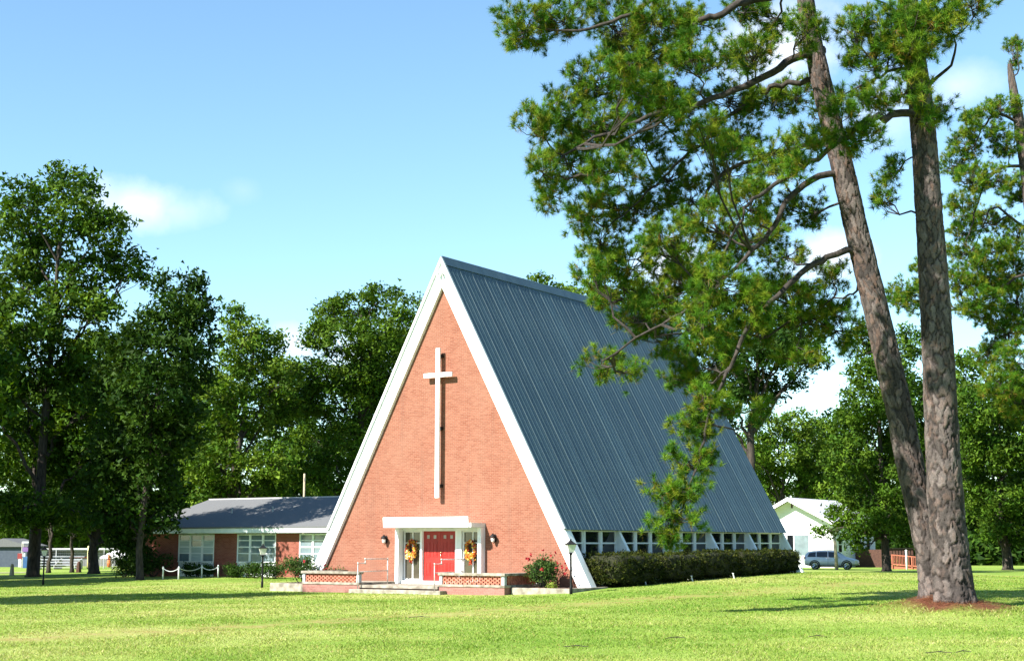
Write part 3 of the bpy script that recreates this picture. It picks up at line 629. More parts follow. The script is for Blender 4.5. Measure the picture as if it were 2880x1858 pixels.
def bush(name, label, loc, rad, kind='rose', leafL=.075, n=900, cat='bush', group=None, flowers=None, mat='hedge', stems=7, rz=0):
    t = thing(name, label, cat, loc, rz, group); r = np.array(rad)
    mb = MB()
    for k in range(stems):
        e = rand_dirs(1)[0]*r*.8; mb.tube(curve((rng.normal(0,.05), rng.normal(0,.05), -.05), Vector((e[0], e[1], r[2]+abs(e[2])*.6)), 0, 4, .03), [.022,.018,.014,.01,.006], 5)
    mb.build('stems', M['bark2'], t)
    lob = ellip_points(7, (0,0,r[2]*1.05), r*.55, .5); cl = np.vstack([ellip_points(max(4, n//(7*14)), c, r*.52, .65) for c in lob]); cl[:,2] = np.maximum(cl[:,2], .06)
    foliage('foliage', t, M[mat], cl, 14, leafL*1.3, leafL, leafL*.62, kind, (0,0,.5))
    if flowers:
        m = flowers; p = ellip_points(m, (0,0,r[2]*1.15), r*1.0, 1.0); p = p[p[:,2] > r[2]*.8]; p[:,1] -= .02
        q = np.repeat(p, 6, 0)+rng.normal(0, .022, (len(p)*6,3)); v, f = leaves_at(q, np.full(len(q), .075), np.full(len(q), .06), (0,-.3,.5))
        np_obj('flowers', v, f, M['petal'], t, np.tile([(.36,.02,.025)], (len(v),1))*rng.uniform(.8,1.2,(len(v),1)))
    return t
bush('rose_bush', 'rounded rose bush with red flowers right of the porch', in_church(5.62, -1.15, .2), (.86,.75,.66), n=4600, flowers=34, cat='bush', group='rose bushes beside the porch')
bush('rose_bush', 'spreading rose bush with a few red flowers left of the porch', in_church(-6.45, -1.0, .2), (1.05,.85,.56), n=3600, flowers=9, cat='bush', group='rose bushes beside the porch')
bush('rose_bush', 'low red leaved plant behind the left porch wall', in_church(-5.3, -.5, .25), (.5,.35,.36), n=700, flowers=5, cat='bush')
bush('weed_tuft', 'small bright green weed at the edge of the right bed', in_church(6.35, -1.95, .2), (.13,.1,.08), kind='yellow', n=160, cat='plant', stems=2, leafL=.06)

# ---- clipped hedge: six shrubs grown together along the church's right side
HX0, HX1 = 6.7, 7.85
hs = [(.35,4.5),(4.4,8.2),(8.1,11.9),(11.8,15.2),(15.1,17.3),(17.2,18.9)]
hlab = ['first clipped hedge shrub, next to the white gable board', 'second clipped hedge shrub from the white gable board', 'third clipped hedge shrub from the white gable board', 'fourth clipped hedge shrub from the white gable board', 'fifth clipped hedge shrub, next to last towards the car', 'last rounded hedge shrub at the end near the silver car']
for i, (y0, y1) in enumerate(hs):
    yc, hy = (y0+y1)/2, (y1-y0)/2; x0_ = 5.95 if i == 0 else HX0; xc, hx = (x0_+HX1)/2, (HX1-x0_)/2+(.08,.04,-.03,.05,.0,-.1)[i]
    X, Y = c2w(7.6, yc); zg = g1(X, Y); top = 1.43+.09*(yc/19) + (0,-.03,.03,.0,.02,-.02)[i]; hz = (top-zg)/2
    Xc, Yc = c2w(xc, yc)
    t = thing('hedge_shrub', hlab[i], 'hedge', (Xc, Yc, zg), ROT, 'clipped hedge along the church')
    def sup(n, s):
        d = rand_dirs(n); p = 5.0; k = (np.abs(d)**p).sum(1)**(-1/p); return d*k[:,None]*np.array((hx, hy, hz))*s
    base = np.array((0,0,hz+.04))
    area = 2*(hx*hy+2*hy*hz+2*hx*hz)*2; ncl = int(area*62)
    bump = rng.normal(0, .035, (ncl,1)); P = sup(ncl, 1)*(1+bump)*rng.uniform(.90,1.0,(ncl,1)) + base; P[:,2] += .03*np.sin(P[:,1]*3.1+i)+.02*np.sin(P[:,1]*7); P[:,2] = np.maximum(P[:,2], .05)
    foliage('foliage', t, M['hedge'], P, 9, .05, .075, .045, 'hedge', (0,0,.5))
    # dense inner twigs, so the shrub is opaque as in life
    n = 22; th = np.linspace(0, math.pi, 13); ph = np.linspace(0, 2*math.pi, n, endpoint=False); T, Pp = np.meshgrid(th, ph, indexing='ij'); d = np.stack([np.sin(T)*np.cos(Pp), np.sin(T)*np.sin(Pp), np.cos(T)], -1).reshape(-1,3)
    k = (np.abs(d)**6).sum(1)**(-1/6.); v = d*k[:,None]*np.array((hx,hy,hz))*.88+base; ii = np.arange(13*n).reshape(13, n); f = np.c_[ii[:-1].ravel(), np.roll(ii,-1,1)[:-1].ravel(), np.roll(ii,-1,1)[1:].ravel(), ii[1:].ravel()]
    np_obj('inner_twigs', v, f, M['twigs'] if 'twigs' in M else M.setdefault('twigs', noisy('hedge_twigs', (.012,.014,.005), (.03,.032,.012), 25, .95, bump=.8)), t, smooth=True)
    if i == 5:
        mb = MB()
        for q in (-.3,.1,.45): mb.tube([(.25,q,-.05),(.2,q*.9,.4)], [.05,.04], 6)
        mb.build('stem', M['bark2'], t)

# small pale stakes in the shade of the hedge
for (px, py, lab) in ((1818,1641,'small pale stake in the hedge shade nearer the gable'), (1949,1631,'taller pale stake leaning in the hedge shade'), (2066,1623,'tiny pale stake in the hedge shade nearer the car')):
    P = gpt(px, py+3); s = thing('stake', lab, 'stake', P, .4, 'pale stakes by the hedge')
    MB().tube([(0,0,-.05),(-.07,0,.2)], [.03,.025], 6).build('rod', M['chainpaint'], s); MB().lathe([(.03,0),(.045,.01),(.04,.03),(0,.035)], (-.072,0,.2), 8).build('tip', M['chainpaint'], s)

# ------------------------------------------------------------------ lamp posts
def lamp_post(px, py, H, lab):
    P = gpt(px, py); t = thing('lamp_post', lab, 'lamp post', P, .3, 'black garden lamp posts')
    MB().lathe([(.055,-.1),(.055,.25),(.04,.3),(.04,H-.52),(.055,H-.5),(.055,H-.46),(.03,H-.44)], n=12).build('post', M['black'], t, True)
    z0 = H-.43; a0, a1 = .085, .165; z1 = H-.15
    mb = MB()
    for k in range(4):
        a = math.pi/4+k*math.pi/2; mb.tube([(a0*1.2*math.cos(a), a0*1.2*math.sin(a), z0), (a1*1.2*math.cos(a), a1*1.2*math.sin(a), z1)], .012, 6)
    mb.box(-a0-.02,a0+.02,-a0-.02,a0+.02,z0-.03,z0); mb.build('lantern_frame', M['black'], t)
    for k in range(4):
        a = k*math.pi/2; c, s = math.cos(a), math.sin(a)
        q = [(a0,-a0*.9,z0),(a0,a0*.9,z0),(a1,a1*.9,z1),(a1,-a1*.9,z1)]; q = [(c*x-s*y, s*x+c*y, z) for x, y, z in q]; q2 = [(x*.96,y*.96,z) for x,y,z in q]
        MB().add(q+q2, [(0,1,2,3),(7,6,5,4),(0,4,5,1),(1,5,6,2),(2,6,7,3),(3,7,4,0)]).build('glass_pane', M['lamp_glass'], t)
    mb = MB(); prof = [(.27,z1),(.25,z1+.02),(.15,z1+.07),(.09,z1+.11),(.055,z1+.15)]
    vs = []; 
    for (r, z) in prof:
        for k in range(4): a = math.pi/4+k*math.pi/2; vs.append((r*math.cos(a), r*math.sin(a), z))
    fs = [tuple(range(3,-1,-1)), tuple(range(16,20))]+[(i*4+k, i*4+(k+1)%4, i*4+4+(k+1)%4, i*4+4+k) for i in range(4) for k in range(4)]
    mb.add(vs, fs); mb.build('cap', M['black'], t); MB().lathe([(.02,z1+.15),(.035,z1+.17),(.02,z1+.2),(0,z1+.22)], n=8).build('finial', M['black'], t, True)
    return t
lamp_post(1606, 1670, 1.90, 'black lamp post in front of the right planting bed')
lamp_post(737, 1652, 1.86, 'black lamp post on the lawn left of the porch')
lamp_post(121, 1644, 1.86, 'black lamp post at far left in front of the big trunk')

# ------------------------------------------------------------------ left wing
wing = thing('brick_wing', 'low red brick wing with grey hipped shingle roof behind the church', 'building', (BX, BY, 0), ROT)
WY, WXL, WXR = 12.5, -30.6, -7.2
wins = [(-27.82,-24.98,3,'a'), (-23.2,-20.3,3,'b'), (-18.6,-15.7,3,'c')]
xs_ = [WXL]+[q for w in wins for q in w[:2]]+[WXR]
for k in range(0, len(xs_), 2): box('wall', M['brick_wing'], wing, xs_[k], xs_[k+1], WY, WY+.25, -.4, 2.40)
box('end_wall', M['brick_wing'], wing, WXL, WXL+.25, WY+.251, WY+10, -.4, 2.40)
MB().prism([(WY-.0,2.62),(WY+5,4.40),(WY+10,2.62)], 'x', WXL+.02, WXL+.2).build('gable_end', M['white2'], wing)
for (a, b, n, _) in wins:
    w = bpy.data.objects.new('window', None); col.objects.link(w); w.parent = wing; w.location = (a, WY, 0); W = b-a; cw = W/n
    box('apron_panel', M['white2'], w, .001, W-.001, .02, .1, -.3, .80); box('sill', M['white2'], w, .0, W, -.05, .1, .80, .86)
    mb = MB()
    for k in range(n+1): c = k*cw; mb.box(max(0, c-.07), min(W, c+.07), -.02, .1, .861, 2.37)
    mb.box(.07, W-.07, -.015, .1, 2.31, 2.369); mb.build('frame', M['white2'], w)
    for k in range(n):
        x0, x1 = k*cw+.071, (k+1)*cw-.071
        for z in (1.30, 1.66, 2.02): box('sash_bar', M['white2'], w, x0, x1, .0, .07, z-.025 if z != 1.66 else z-.035, z+.025 if z != 1.66 else z+.035)
        zz = (.862,1.275,1.325,1.625,1.695,1.995,2.045,2.309)
        for j in range(4): box('pane', M['glass_blue'] if rnd.random() < .8 else M['curtain'], w, x0, x1, .03, .04, zz[2*j], zz[2*j+1])
EY0, EY1 = WY-.55, WY+10.55; RZ0, RZ1 = 2.70, 4.48; RY = WY+5
box('fascia', M['white2'], wing, WXL-.35, WXR, EY0-.03, EY0+.02, 2.44, 2.70)
box('soffit', M['white2'], wing, WXL-.3, WXR, EY0+.021, WY+.3, 2.42, 2.46)
mb = MB(); th = .07
mb.add([(WXL-.4,EY0-.06,RZ0-.01),(WXR,EY0-.06,RZ0-.01),(WXR,RY,RZ1),(WXL+.2,RY,RZ1),(WXL-.4,EY0-.06,RZ0+th),(WXR,EY0-.06,RZ0+th),(WXR,RY,RZ1+th),(WXL+.2,RY,RZ1+th)], [(0,3,2,1),(4,5,6,7),(0,1,5,4),(1,2,6,5),(2,3,7,6),(3,0,4,7)])
mb.add([(WXL-.4,EY1,RZ0),(WXR,EY1,RZ0),(WXR,RY+.001,RZ1),(WXL+.2,RY+.001,RZ1),(WXL-.4,EY1,RZ0+th),(WXR,EY1,RZ0+th),(WXR,RY+.001,RZ1+th),(WXL+.2,RY+.001,RZ1+th)], [(0,1,2,3),(7,6,5,4),(0,4,5,1),(1,5,6,2),(2,6,7,3),(3,7,4,0)])
roofw = mb.build('roof', M['shingle'], wing)
for (x, y) in ((-25.6, WY+2.0), (-22.6, WY+2.2), (-19.4, RY-.5)):
    z = RZ0+(y-EY0)/(RY-EY0)*(RZ1-RZ0); MB().tube([(x,y,z),(x,y,z+.38)], .05, 8).build('vent_pipe', M['concrete_grey'], roofw)
    
MB().box(WXL+.2, WXR, RY-.09, RY+.09, RZ1+th-.03, RZ1+th+.03).build('ridge_strip', M['shingle_light'], roofw)
# foundation bushes under the wing windows
for k, (px, r, hgt) in enumerate(((528,.42,.62),(556,.5,.7),(585,.4,.55),(655,.5,.62),(672,.45,.5),(700,.5,.75),(722,.4,.6),(750,.62,.78),(775,.55,.62))):
    x = -29.1 + (px-475)*.0358*1.1; X, Y = c2w(x if px < 700 else x+.2, WY-.9)
    P = at(px, 1600, 83.5-(px-528)*.022)
    wh = ['small dark bush under the wing window with chain posts, leftmost', 'small dark bush under the wing window, second from left', 'small dark bush under the wing window, third from left', 'dark low bush by the brick between the wing windows', 'dark low bush at the left end of the middle wing window', 'taller dark bush under the middle wing window', 'small bush behind the lamp post under the wing window', 'bluish green bush right of the lamp post by the wing', 'bluish green low bush beside the left rose bush'][k]
    bush('foundation_bush', wh, (P.x, P.y, g1(P.x, P.y)), (r, r*.8, hgt*.62), kind='dark', n=1100, leafL=.09, group='bushes along the wing')
for (px, py, rr, hh, kd, lab) in ((352,1622,1.35,1.2,'mid','pale green spreading shrub left of the wing corner'), (385,1622,1.3,1.5,'dark','tall dark shrub against the wing corner'), (430,1622,1.4,1.1,'dark','dark shrub in front of the wing left wall')):
    P = gpt(px, py); bush('shrub', lab, P, (rr, rr*.8, hh*.6), kind=kd, n=2600, leafL=.13, group='shrubs at the wing corner', stems=9)

# ---- chain posts on the lawn
cp = [gpt(458,1629), gpt(502,1629), gpt(567,1624), gpt(613,1624)]
cl_ = ['leftmost thin white post of the chain barrier', 'second thin white post of the chain barrier from left', 'third thin white post of the chain barrier from left', 'rightmost thin white post of the chain barrier']
for k, P in enumerate(cp):
    t = thing('barrier_post', cl_[k], 'post', P, 0, 'white chain posts'); MB().lathe([(.042,-.1),(.042,.66),(.03,.69),(0,.70)], n=8).build('post', M['chainpaint'], t, True); MB().box(-.06,.06,-.012,.012,.58,.61).build('hook', M['pipe'], t)
for k in range(3):
    a, b = cp[k]+Vector((0,0,.6)), cp[k+1]+Vector((0,0,.6)); o = bpy.data.objects.new('chain', None)
    pts = [a.lerp(b, i/14)-Vector((0,0,.17*4*(i/14)*(1-i/14))) for i in range(15)]
    ch = MB().tube([p-a for p in pts], .017, 5).build('barrier_chain', M['chainpaint']); ch.location = a
    tag(ch, ['chain hanging between the first two white posts', 'long chain hanging between the middle white posts', 'chain hanging between the last two white posts'][k], 'chain', 'sagging chains')

# ------------------------------------------------------------------ white house
hc = at(2345, 1560, 148); HZ = g1(hc.x, hc.y)-.1
house = thing('white_house', 'white clapboard house with gable front behind the car', 'house', (hc.x, hc.y, HZ), ROT)
hw = 4.35; HL = 12.2; ez = 4.75; az = 7.05
GP = [(-2*hw,0),(0,0),(0,ez),(-hw,az-.1),(-2*hw,ez)]
MB().prism(GP, 'y', 0, .2).build('front_wall', M['siding'], house); MB().prism(GP, 'y', HL+.001, HL+.2).build('rear_wall', M['siding'], house)
box('side_wall', M['siding'], house, -.2, 0, .201, HL, 0, ez); box('side_wall', M['siding'], house, -2*hw, -2*hw+.2, .201, HL, 0, ez)
hr = bpy.data.objects.new('roof', None); col.objects.link(hr); hr.parent = house
for s in (-1, 1):
    ex = hw+.55; zl = az-(az-ez)/hw*ex+.05
    MB().prism([(-hw,az),(-hw+s*ex,zl),(-hw+s*ex,zl+.12),(-hw,az+.12)], 'y', -1.05, HL+.5).build('slope', M['shingle_light'], hr)
    MB().prism([(-hw,az-.26),(-hw+s*(ex+.02),zl-.24),(-hw+s*(ex+.02),zl+.13),(-hw,az+.13)], 'y', -1.12, -1.055).build('barge_board', M['white'], hr)
box('vent', M['wood_dark'], house, -hw-.06, -hw+.12, -.05, -.002, az-.95, az-.5)
w = bpy.data.objects.new('window', None); col.objects.link(w); w.parent = house; w.location = (-5.0, 0, 0)
box('head_trim', M['white'], w, -.2, 2.6, -.14, -.003, 3.55, 3.7); box('frame', M['white'], w, -.1, 2.55, -.08, -.003, 1.15, 3.5)
box('pane', M['glass'], w, .1, .75, -.1, -.081, 1.3, 3.35); box('pane', M['glass_blue'], w, .85, 2.4, -.1, -.081, 1.3, 3.35)
for (y, a) in ((1.2, 'x'), (6.8, 'y')):
    w = bpy.data.objects.new('window', None); col.objects.link(w); w.parent = house; w.location = (0, y, 0)
    box('frame', M['white2'], w, .003, .07, -.1, 1.1, 1.5, 3.3); box('pane', M['glass'], w, .071, .08, .05, .95, 1.65, 2.38); box('pane', M['glass'], w, .071, .08, .05, .95, 2.44, 3.15)
MB().box(.003,.05,9.5,9.62,.9,3.6).box(.003,.05,10.6,10.72,.9,3.6).build('door_trim', M['white2'], house); box('door', M['glass'], house, .003, .03, 9.63, 10.59, .9, 3.5)
dk = thing('deck', 'dark brown wooden deck beside the white house', 'deck', house.matrix_world @ Vector((0,0,0)) if False else (hc.x, hc.y, HZ), ROT)
box('deck_floor', M['wood_dark'], dk, .25, 3.6, 5.5, 14.5, .9, 1.05)
for k in range(10): box('post', M['wood_dark'], dk, 3.4, 3.52, 5.5+k*.98, 5.62+k*.98, -.4, 2.0)
for z in (1.95, 1.2): box('rail', M['wood_dark'], dk, 3.38, 3.54, 5.5, 14.5, z, z+.1)
for k in range(44): box('baluster', M['wood_dark'], dk, 3.43, 3.48, 5.65+k*.2, 5.69+k*.2, 1.3, 1.95)
for (x, y) in ((.3,5.4),(3.6,5.4)): box('skirt', M['wood_dark'], dk, .26, 3.38, 5.42, 5.49, -.3, 1.9) if x < 1 else None
# ---- wooden ramp railing
rp = at(2508, 1592, 140); rq = at(2625, 1603, 137); rampz = rp.z-.05
d_ = Vector((rq.x-rp.x, rq.y-rp.y, 0)); Lr = d_.length; ramp = thing('ramp_railing', 'red brown wooden ramp railing beyond the pine trunk', 'railing', (rp.x, rp.y, rampz), math.atan2(d_.y, d_.x))
dz = rq.z-rp.z
def rb(name, x0, x1, z0, z1, m='wood_red'):
    s0, s1 = dz*x0/Lr, dz*x1/Lr
    MB().add([(x0,-.05,z0+s0),(x1,-.05,z0+s1),(x1,.05,z0+s1),(x0,.05,z0+s0),(x0,-.05,z1+s0),(x1,-.05,z1+s1),(x1,.05,z1+s1),(x0,.05,z1+s0)], [(0,3,2,1),(4,5,6,7),(0,1,5,4),(1,2,6,5),(2,3,7,6),(3,0,4,7)]).build(name, M[m], ramp)
rb('top_rail', 0, Lr, 1.1, 1.2); rb('bottom_rail', 0, Lr, .22, .34)
for k in range(3): x = k*(Lr-.14)/2; rb('post', x, x+.14, -.3, 1.098)
for k in range(24):
    x = .2+k*(Lr-.4)/24
    if abs(x-Lr/2+.07) > .12: rb('baluster', x, x+.05, .342, 1.098)
MB().box(0, Lr, .1, 1.3, -.3, .12).build('ramp_board', M['wood_red'], ramp)
P = gpt(2549, 1594); P = Vector((at(2549,1560,134).x, 134, g1(at(2549,1560,134).x, 134))); t = thing('white_pole', 'slim white pole standing before the ramp railing', 'pole', P); MB().lathe([(.09,-.2),(.09,1.7),(.07,1.74),(0,1.75)], n=10).build('shaft', M['white'], t, True); MB().lathe([(.11,1.66),(.11,1.76),(0,1.8)], n=10).build('cap', M['white'], t, True)
# ---- wooden post in front of the car
X = at(2354, 1598, 128).x; t = thing('wooden_post', 'plain weathered wooden post in front of the silver car', 'post', (X, 128, g1(X, 128)), .2)
MB().tube([(0,0,-.3),(-.08,0,1.6),(-.2,0,3.6)], [.15,.135,.12], 10).build('shaft', M['wood_post'], t, True); MB().lathe([(.0,3.59),(.11,3.6),(.09,3.66),(0,3.67)], (-.2,0,0), 10).build('top', M['wood_post'], t)
X = at(855, 1400, 112).x; t = thing('wooden_pole', 'bare greenish wooden pole rising behind the wing roof', 'pole', (X, 112, g1(X, 112)), 0)
MB().tube([(0,0,-.3),(0,0,7.2)], [.09,.075], 10).build('shaft', M['wood_post'], t, True); MB().box(-.02,.02,-.15,-.1,6.6,6.9).build('bracket', M['pipe'], t)

# ------------------------------------------------------------------ silver SUV
def suv():
    P = at(2340, 1600, 135); zg = g1(P.x, P.y); t = thing('parked_car', 'silver SUV parked beside the white house, facing right', 'car', (P.x, P.y, zg), -.30)
    paint = noisy('silver_paint', (.52,.53,.55), (.56,.57,.59), 3, .3, metal=.3, spec=.5); tyre = noisy('tyre_rubber', (.012,.012,.012), (.025,.025,.025), 20, .85); chrome = mat_base('alloy', (.62,.63,.65), .25, .9)[0]
    # stations: x, sill z, belt z, roof z, half width at belt, half width at roof
    S = [(-2.44,.50,.98,1.00,.74,.70),(-2.38,.40,1.10,1.32,.86,.62),(-2.15,.33,1.12,1.58,.93,.62),(-1.7,.30,1.12,1.68,.96,.64),(-.9,.28,1.10,1.72,.965,.66),(0,.28,1.08,1.72,.965,.66),(.55,.28,1.06,1.66,.965,.62),(1.0,.28,1.05,1.40,.965,.66),(1.36,.29,1.04,1.10,.96,.72),(1.8,.31,.99,1.02,.95,.70),(2.2,.36,.88,.93,.90,.66),(2.40,.42,.76,.82,.80,.6),(2.46,.48,.66,.70,.70,.52)]
    vs = []; fs = []
    for (x, zs, zb, zr, wb, wr) in S:
        prof = [(0,zs),(wb*.86,zs),(wb*.99,zs+.12),(wb*1.0,(zs+zb)/2),(wb*.97,zb),(wr+.02,zr-.06),(wr*.8,zr),(0,zr+.015)]
        ring = [(x,-y,z) for y, z in prof]+[(x,y,z) for y, z in prof[-2:0:-1]]
        vs += ring
    n = 14
    for i in range(len(S)-1):
        for k in range(n): fs.append((i*n+k, i*n+(k+1)%n, (i+1)*n+(k+1)%n, (i+1)*n+k))
    fs += [tuple(range(n-1,-1,-1)), tuple((len(S)-1)*n+k for k in range(n))]
    body = MB().add(vs, fs).build('body', paint, t, True); m = body.modifiers.new('s', 'SUBSURF'); m.levels = 2; m.render_levels = 2
    def side_pt(x, u):           # u 0 at belt, 1 at roof edge
        for a, b in zip(S[:-1], S[1:]):
            if a[0] <= x <= b[0]:
                k = (x-a[0])/(b[0]-a[0]); q = [a[j]+(b[j]-a[j])*k for j in range(6)]; y0, z0, y1, z1 = q[4]*.97, q[2]+.015, q[5]+.02, q[3]-.07
                return y0+(y1-y0)*u, z0+(z1-z0)*u
    def side_win(poly, s):
        out = [];
        for (x, u) in poly: y, z = side_pt(x, u); out.append((x, s*(y+.012), z))
        inn = [(x, y-s*.03, z) for x, y, z in out]; n = len(out)
        MB().add(out+inn, [tuple(range(n)), tuple(range(2*n-1,n-1,-1))]+[(i, (i+1)%n, (i+1)%n+n, i+n) for i in range(n)]).build('side_window', M['glass'], t)
    for s in (-1, 1):
        side_win([(-2.1,.08),(-1.35,.06),(-1.35,.9),(-1.95,.85)], s); side_win([(-1.27,.06),(-.3,.05),(-.3,.92),(-1.27,.92)], s); side_win([(-.22,.05),(.78,.05),(.55,.6),(.3,.9),(-.22,.92)], s)
        MB().tube([(.72,s*.98,1.13),(.70,s*1.1,1.15)], [.05,.085], 8).build('mirror', paint, t, True)
        for x in (-1.45, 1.40):
            wh = bpy.data.objects.new('wheel', None); col.objects.link(wh); wh.parent = t; wh.location = (x, s*.86, .37)
            def disk(r0, r1, y0, y1, m, nm, n=24):
                mb = MB(); v = []
                for (r, y) in ((r0,y0),(r1,y0),(r1,y1),(r0,y1)): v += [(r*math.cos(2*math.pi*k/n), y, r*math.sin(2*math.pi*k/n)) for k in range(n)]
                mb.add(v, [(i*n+k, i*n+(k+1)%n, ((i+1)%4)*n+(k+1)%n, ((i+1)%4)*n+k) for i in range(4) for k in range(n)]); mb.build(nm, m, wh)
            disk(.25,.37,-.12,.12,tyre,'tyre'); disk(.001,.255,-.03 if s < 0 else -.05,.05 if s < 0 else .03,M['black'],'hub'); disk(.22,.25,s*.06-.04,s*.06+.04,chrome,'rim')
            for k in range(5):
                a = 2*math.pi*k/5; MB().tube([(0,s*.10,0),(.235*math.cos(a),s*.09,.235*math.sin(a))], [.045,.035], 5).build('spoke', chrome, wh)
            mb = MB(); pts = [(x+.45*math.cos(a), s*.955, .37+.45*math.sin(a)) for a in np.linspace(-.15, math.pi+.15, 15)]; mb.tube(pts, .045, 6); mb.build('wheel_arch', M['black'], t)
        MB().box(2.12,2.36,s*.80-.12,s*.80+.12,.72,.85).build('headlight', M['lamp_glass'], t, bevel=.03); MB().box(-2.42,-2.28,s*.78-.1,s*.78+.1,.98,1.14).build('tail_light', M['red'], t, bevel=.02)
        box('sill_trim', M['black'], t, -1.0, .95, s*.95-.02, s*.95+.02, .24, .34); box('door_handle', paint, t, -1.2, -1.02, s*.975-.02, s*.975+.02, .95, .99); box('door_handle', paint, t, -.18, 0, s*.975-.02, s*.975+.02, .94, .98)
        box('door_gap', M['black'], t, -.268, -.252, s*.955-.012, s*.955+.012, .36, 1.06); MB().tube([(-1.9,s*.6,1.72),(-.9,s*.62,1.78),(.2,s*.6,1.75)], .022, 6).build('roof_rail', M['black'], t)
    MB().add([(1.30,-.66,1.12),(1.30,.66,1.12),(.62,.58,1.655),(.62,-.58,1.655),(1.27,-.66,1.10),(1.27,.66,1.10),(.60,.58,1.60),(.60,-.58,1.60)], [(0,1,2,3),(7,6,5,4),(0,4,5,1),(1,5,6,2),(2,6,7,3),(3,7,4,0)]).build('windscreen', M['glass'], t)
    box('grille', M['black'], t, 2.36, 2.47, -.5, .5, .5, .66); box('number_plate', M['white'], t, 2.47, 2.485, -.2, .2, .42, .5)
suv()

# ------------------------------------------------------------------ far left yard: shed, fence, bleacher, playground
def ground_at(px, Y, py=1560): X = at(px, py, Y).x; return Vector((X, Y, g1(X, Y)))
P = ground_at(36, 140); t = thing('shed', 'dark blue grey shed at the far left edge', 'shed', P, -.1)
box('wall', noisy('shed_paint', (.035,.05,.075), (.05,.065,.09), 4, .7), t, -3.2, 1.4, 0, 4, -.3, 1.9); MB().prism([(-3.4,1.9),(1.6,1.9),(1.6,2.0),(-.9,2.7),(-3.4,2.0)], 'y', -.3, 4.3).build('roof', M['shingle'], t); box('corner_board', M['chainpaint'], t, -3.05, -2.85, -.05, -.002, -.3, 1.88); box('door', M['curtain'], t, .6, 1.25, -.04, -.002, -.2, 1.3)
P = ground_at(78, 132); t = thing('play_tower', 'colourful playground tower behind the big left trunk', 'playground', P, .2)
for (nm, c, b) in (('slide', (.05,.12,.28), (-.3,.5,-.6,.2,.0,1.0)), ('panel', (.22,.12,.32), (-.5,.3,.21,.26,1.45,1.85)), ('panel', (.45,.28,.05), (.32,.7,.21,.26,1.0,1.5)), ('panel', (.28,.05,.05), (-.9,-.52,.21,.26,.8,1.3)), ('roof', (.6,.62,.65), (-.5,.5,-.2,.9,2.2,2.35)), ('deck', (.5,.5,.52), (-.6,.7,.27,1.2,.9,1.0))):
    box(nm, noisy('play_'+nm+str(c[0]), c, tuple(min(1, q*1.2) for q in c), 4, .4), t, *b)
for (x, y) in ((-.55,.3),(.65,.3),(-.55,1.15),(.65,1.15)): MB().tube([(x,y,-.2),(x,y,2.3)], .05, 8).build('post', M['pipe'], t)
P = ground_at(165, 122); t = thing('bleacher', 'low white bleacher benches behind the thin left trunks', 'bench', P, .05)
for k in range(4):
    box('seat', M['concrete_grey'], t, -2.2, 1.6, k*.7, k*.7+.35, .32+k*.22, .38+k*.22)
    box('foot_board', M['concrete_grey'], t, -2.2, 1.6, k*.7-.25, k*.7-.05, .12+k*.2, .16+k*.2)
for x in (-2.0, -.3, 1.4):
    MB().add([(x-.03,-.2,-.2),(x+.03,-.2,-.2),(x+.03,2.4,-.2),(x-.03,2.4,-.2),(x-.03,-.2,.3),(x+.03,-.2,.3),(x+.03,2.4,.95),(x-.03,2.4,.95)], [(0,3,2,1),(4,5,6,7),(0,1,5,4),(1,2,6,5),(2,3,7,6),(3,0,4,7)]).build('frame', M['pipe'], t)
P = ground_at(275, 146); t = thing('long_shed', 'long low grey building with white roof edge behind the fence', 'building', P, .03)
box('wall', noisy('grey_sheet', (.14,.145,.155), (.2,.2,.21), 5, .7), t, -6.5, 6, 0, 5, -.3, 1.55); box('roof', M['shingle_light'], t, -6.8, 6.3, -.6, 5.4, 1.56, 1.75); box('roof_edge', M['shingle_light'], t, -6.82, 6.32, -.66, -.61, 1.6, 1.78)
box('red_sign', noisy('red_board', (.5,.06,.05), (.6,.1,.08), 4, .6), t, -2.8, -.2, -.05, -.003, .8, .95); box('red_frame', noisy('red_board2', (.5,.06,.05), (.6,.1,.08), 4, .6), t, -.8, -.7, -.05, -.003, -.2, .79)
P = ground_at(338, 136); t = thing('white_canopy', 'white fabric canopy tent beside the wing corner', 'canopy', P, .1)
MB().add([(-1.6,-1.2,.95),(1.4,-1.2,.95),(1.4,1.2,.95),(-1.6,1.2,.95),(-.1,0,1.75)], [(0,1,4),(1,2,4),(2,3,4),(3,0,4),(3,2,1,0)]).build('fabric', M['white'], t); box('valance', M['white'], t, -1.62, 1.42, -1.24, -1.21, .78, .97)
for (x, y) in ((-1.5,-1.1),(1.3,-1.1),(-1.5,1.1),(1.3,1.1)): MB().tube([(x,y,-.3),(x,y,.95)], .03, 6).build('leg', M['pipe'], t)
P = ground_at(308, 133); t = thing('play_figure', 'small red and orange spring rider in front of the canopy', 'playground', P); MB().lathe([(.02,0),(.18,.1),(.2,.5),(.12,.8),(.16,.95),(.1,1.1),(0,1.15)], n=10).build('body', noisy('orange_plastic', (.6,.12,.04), (.7,.2,.06), 4, .4), t, True); MB().tube([(0,0,-.2),(0,0,.1)], .06, 6).build('spring', M['black'], t)
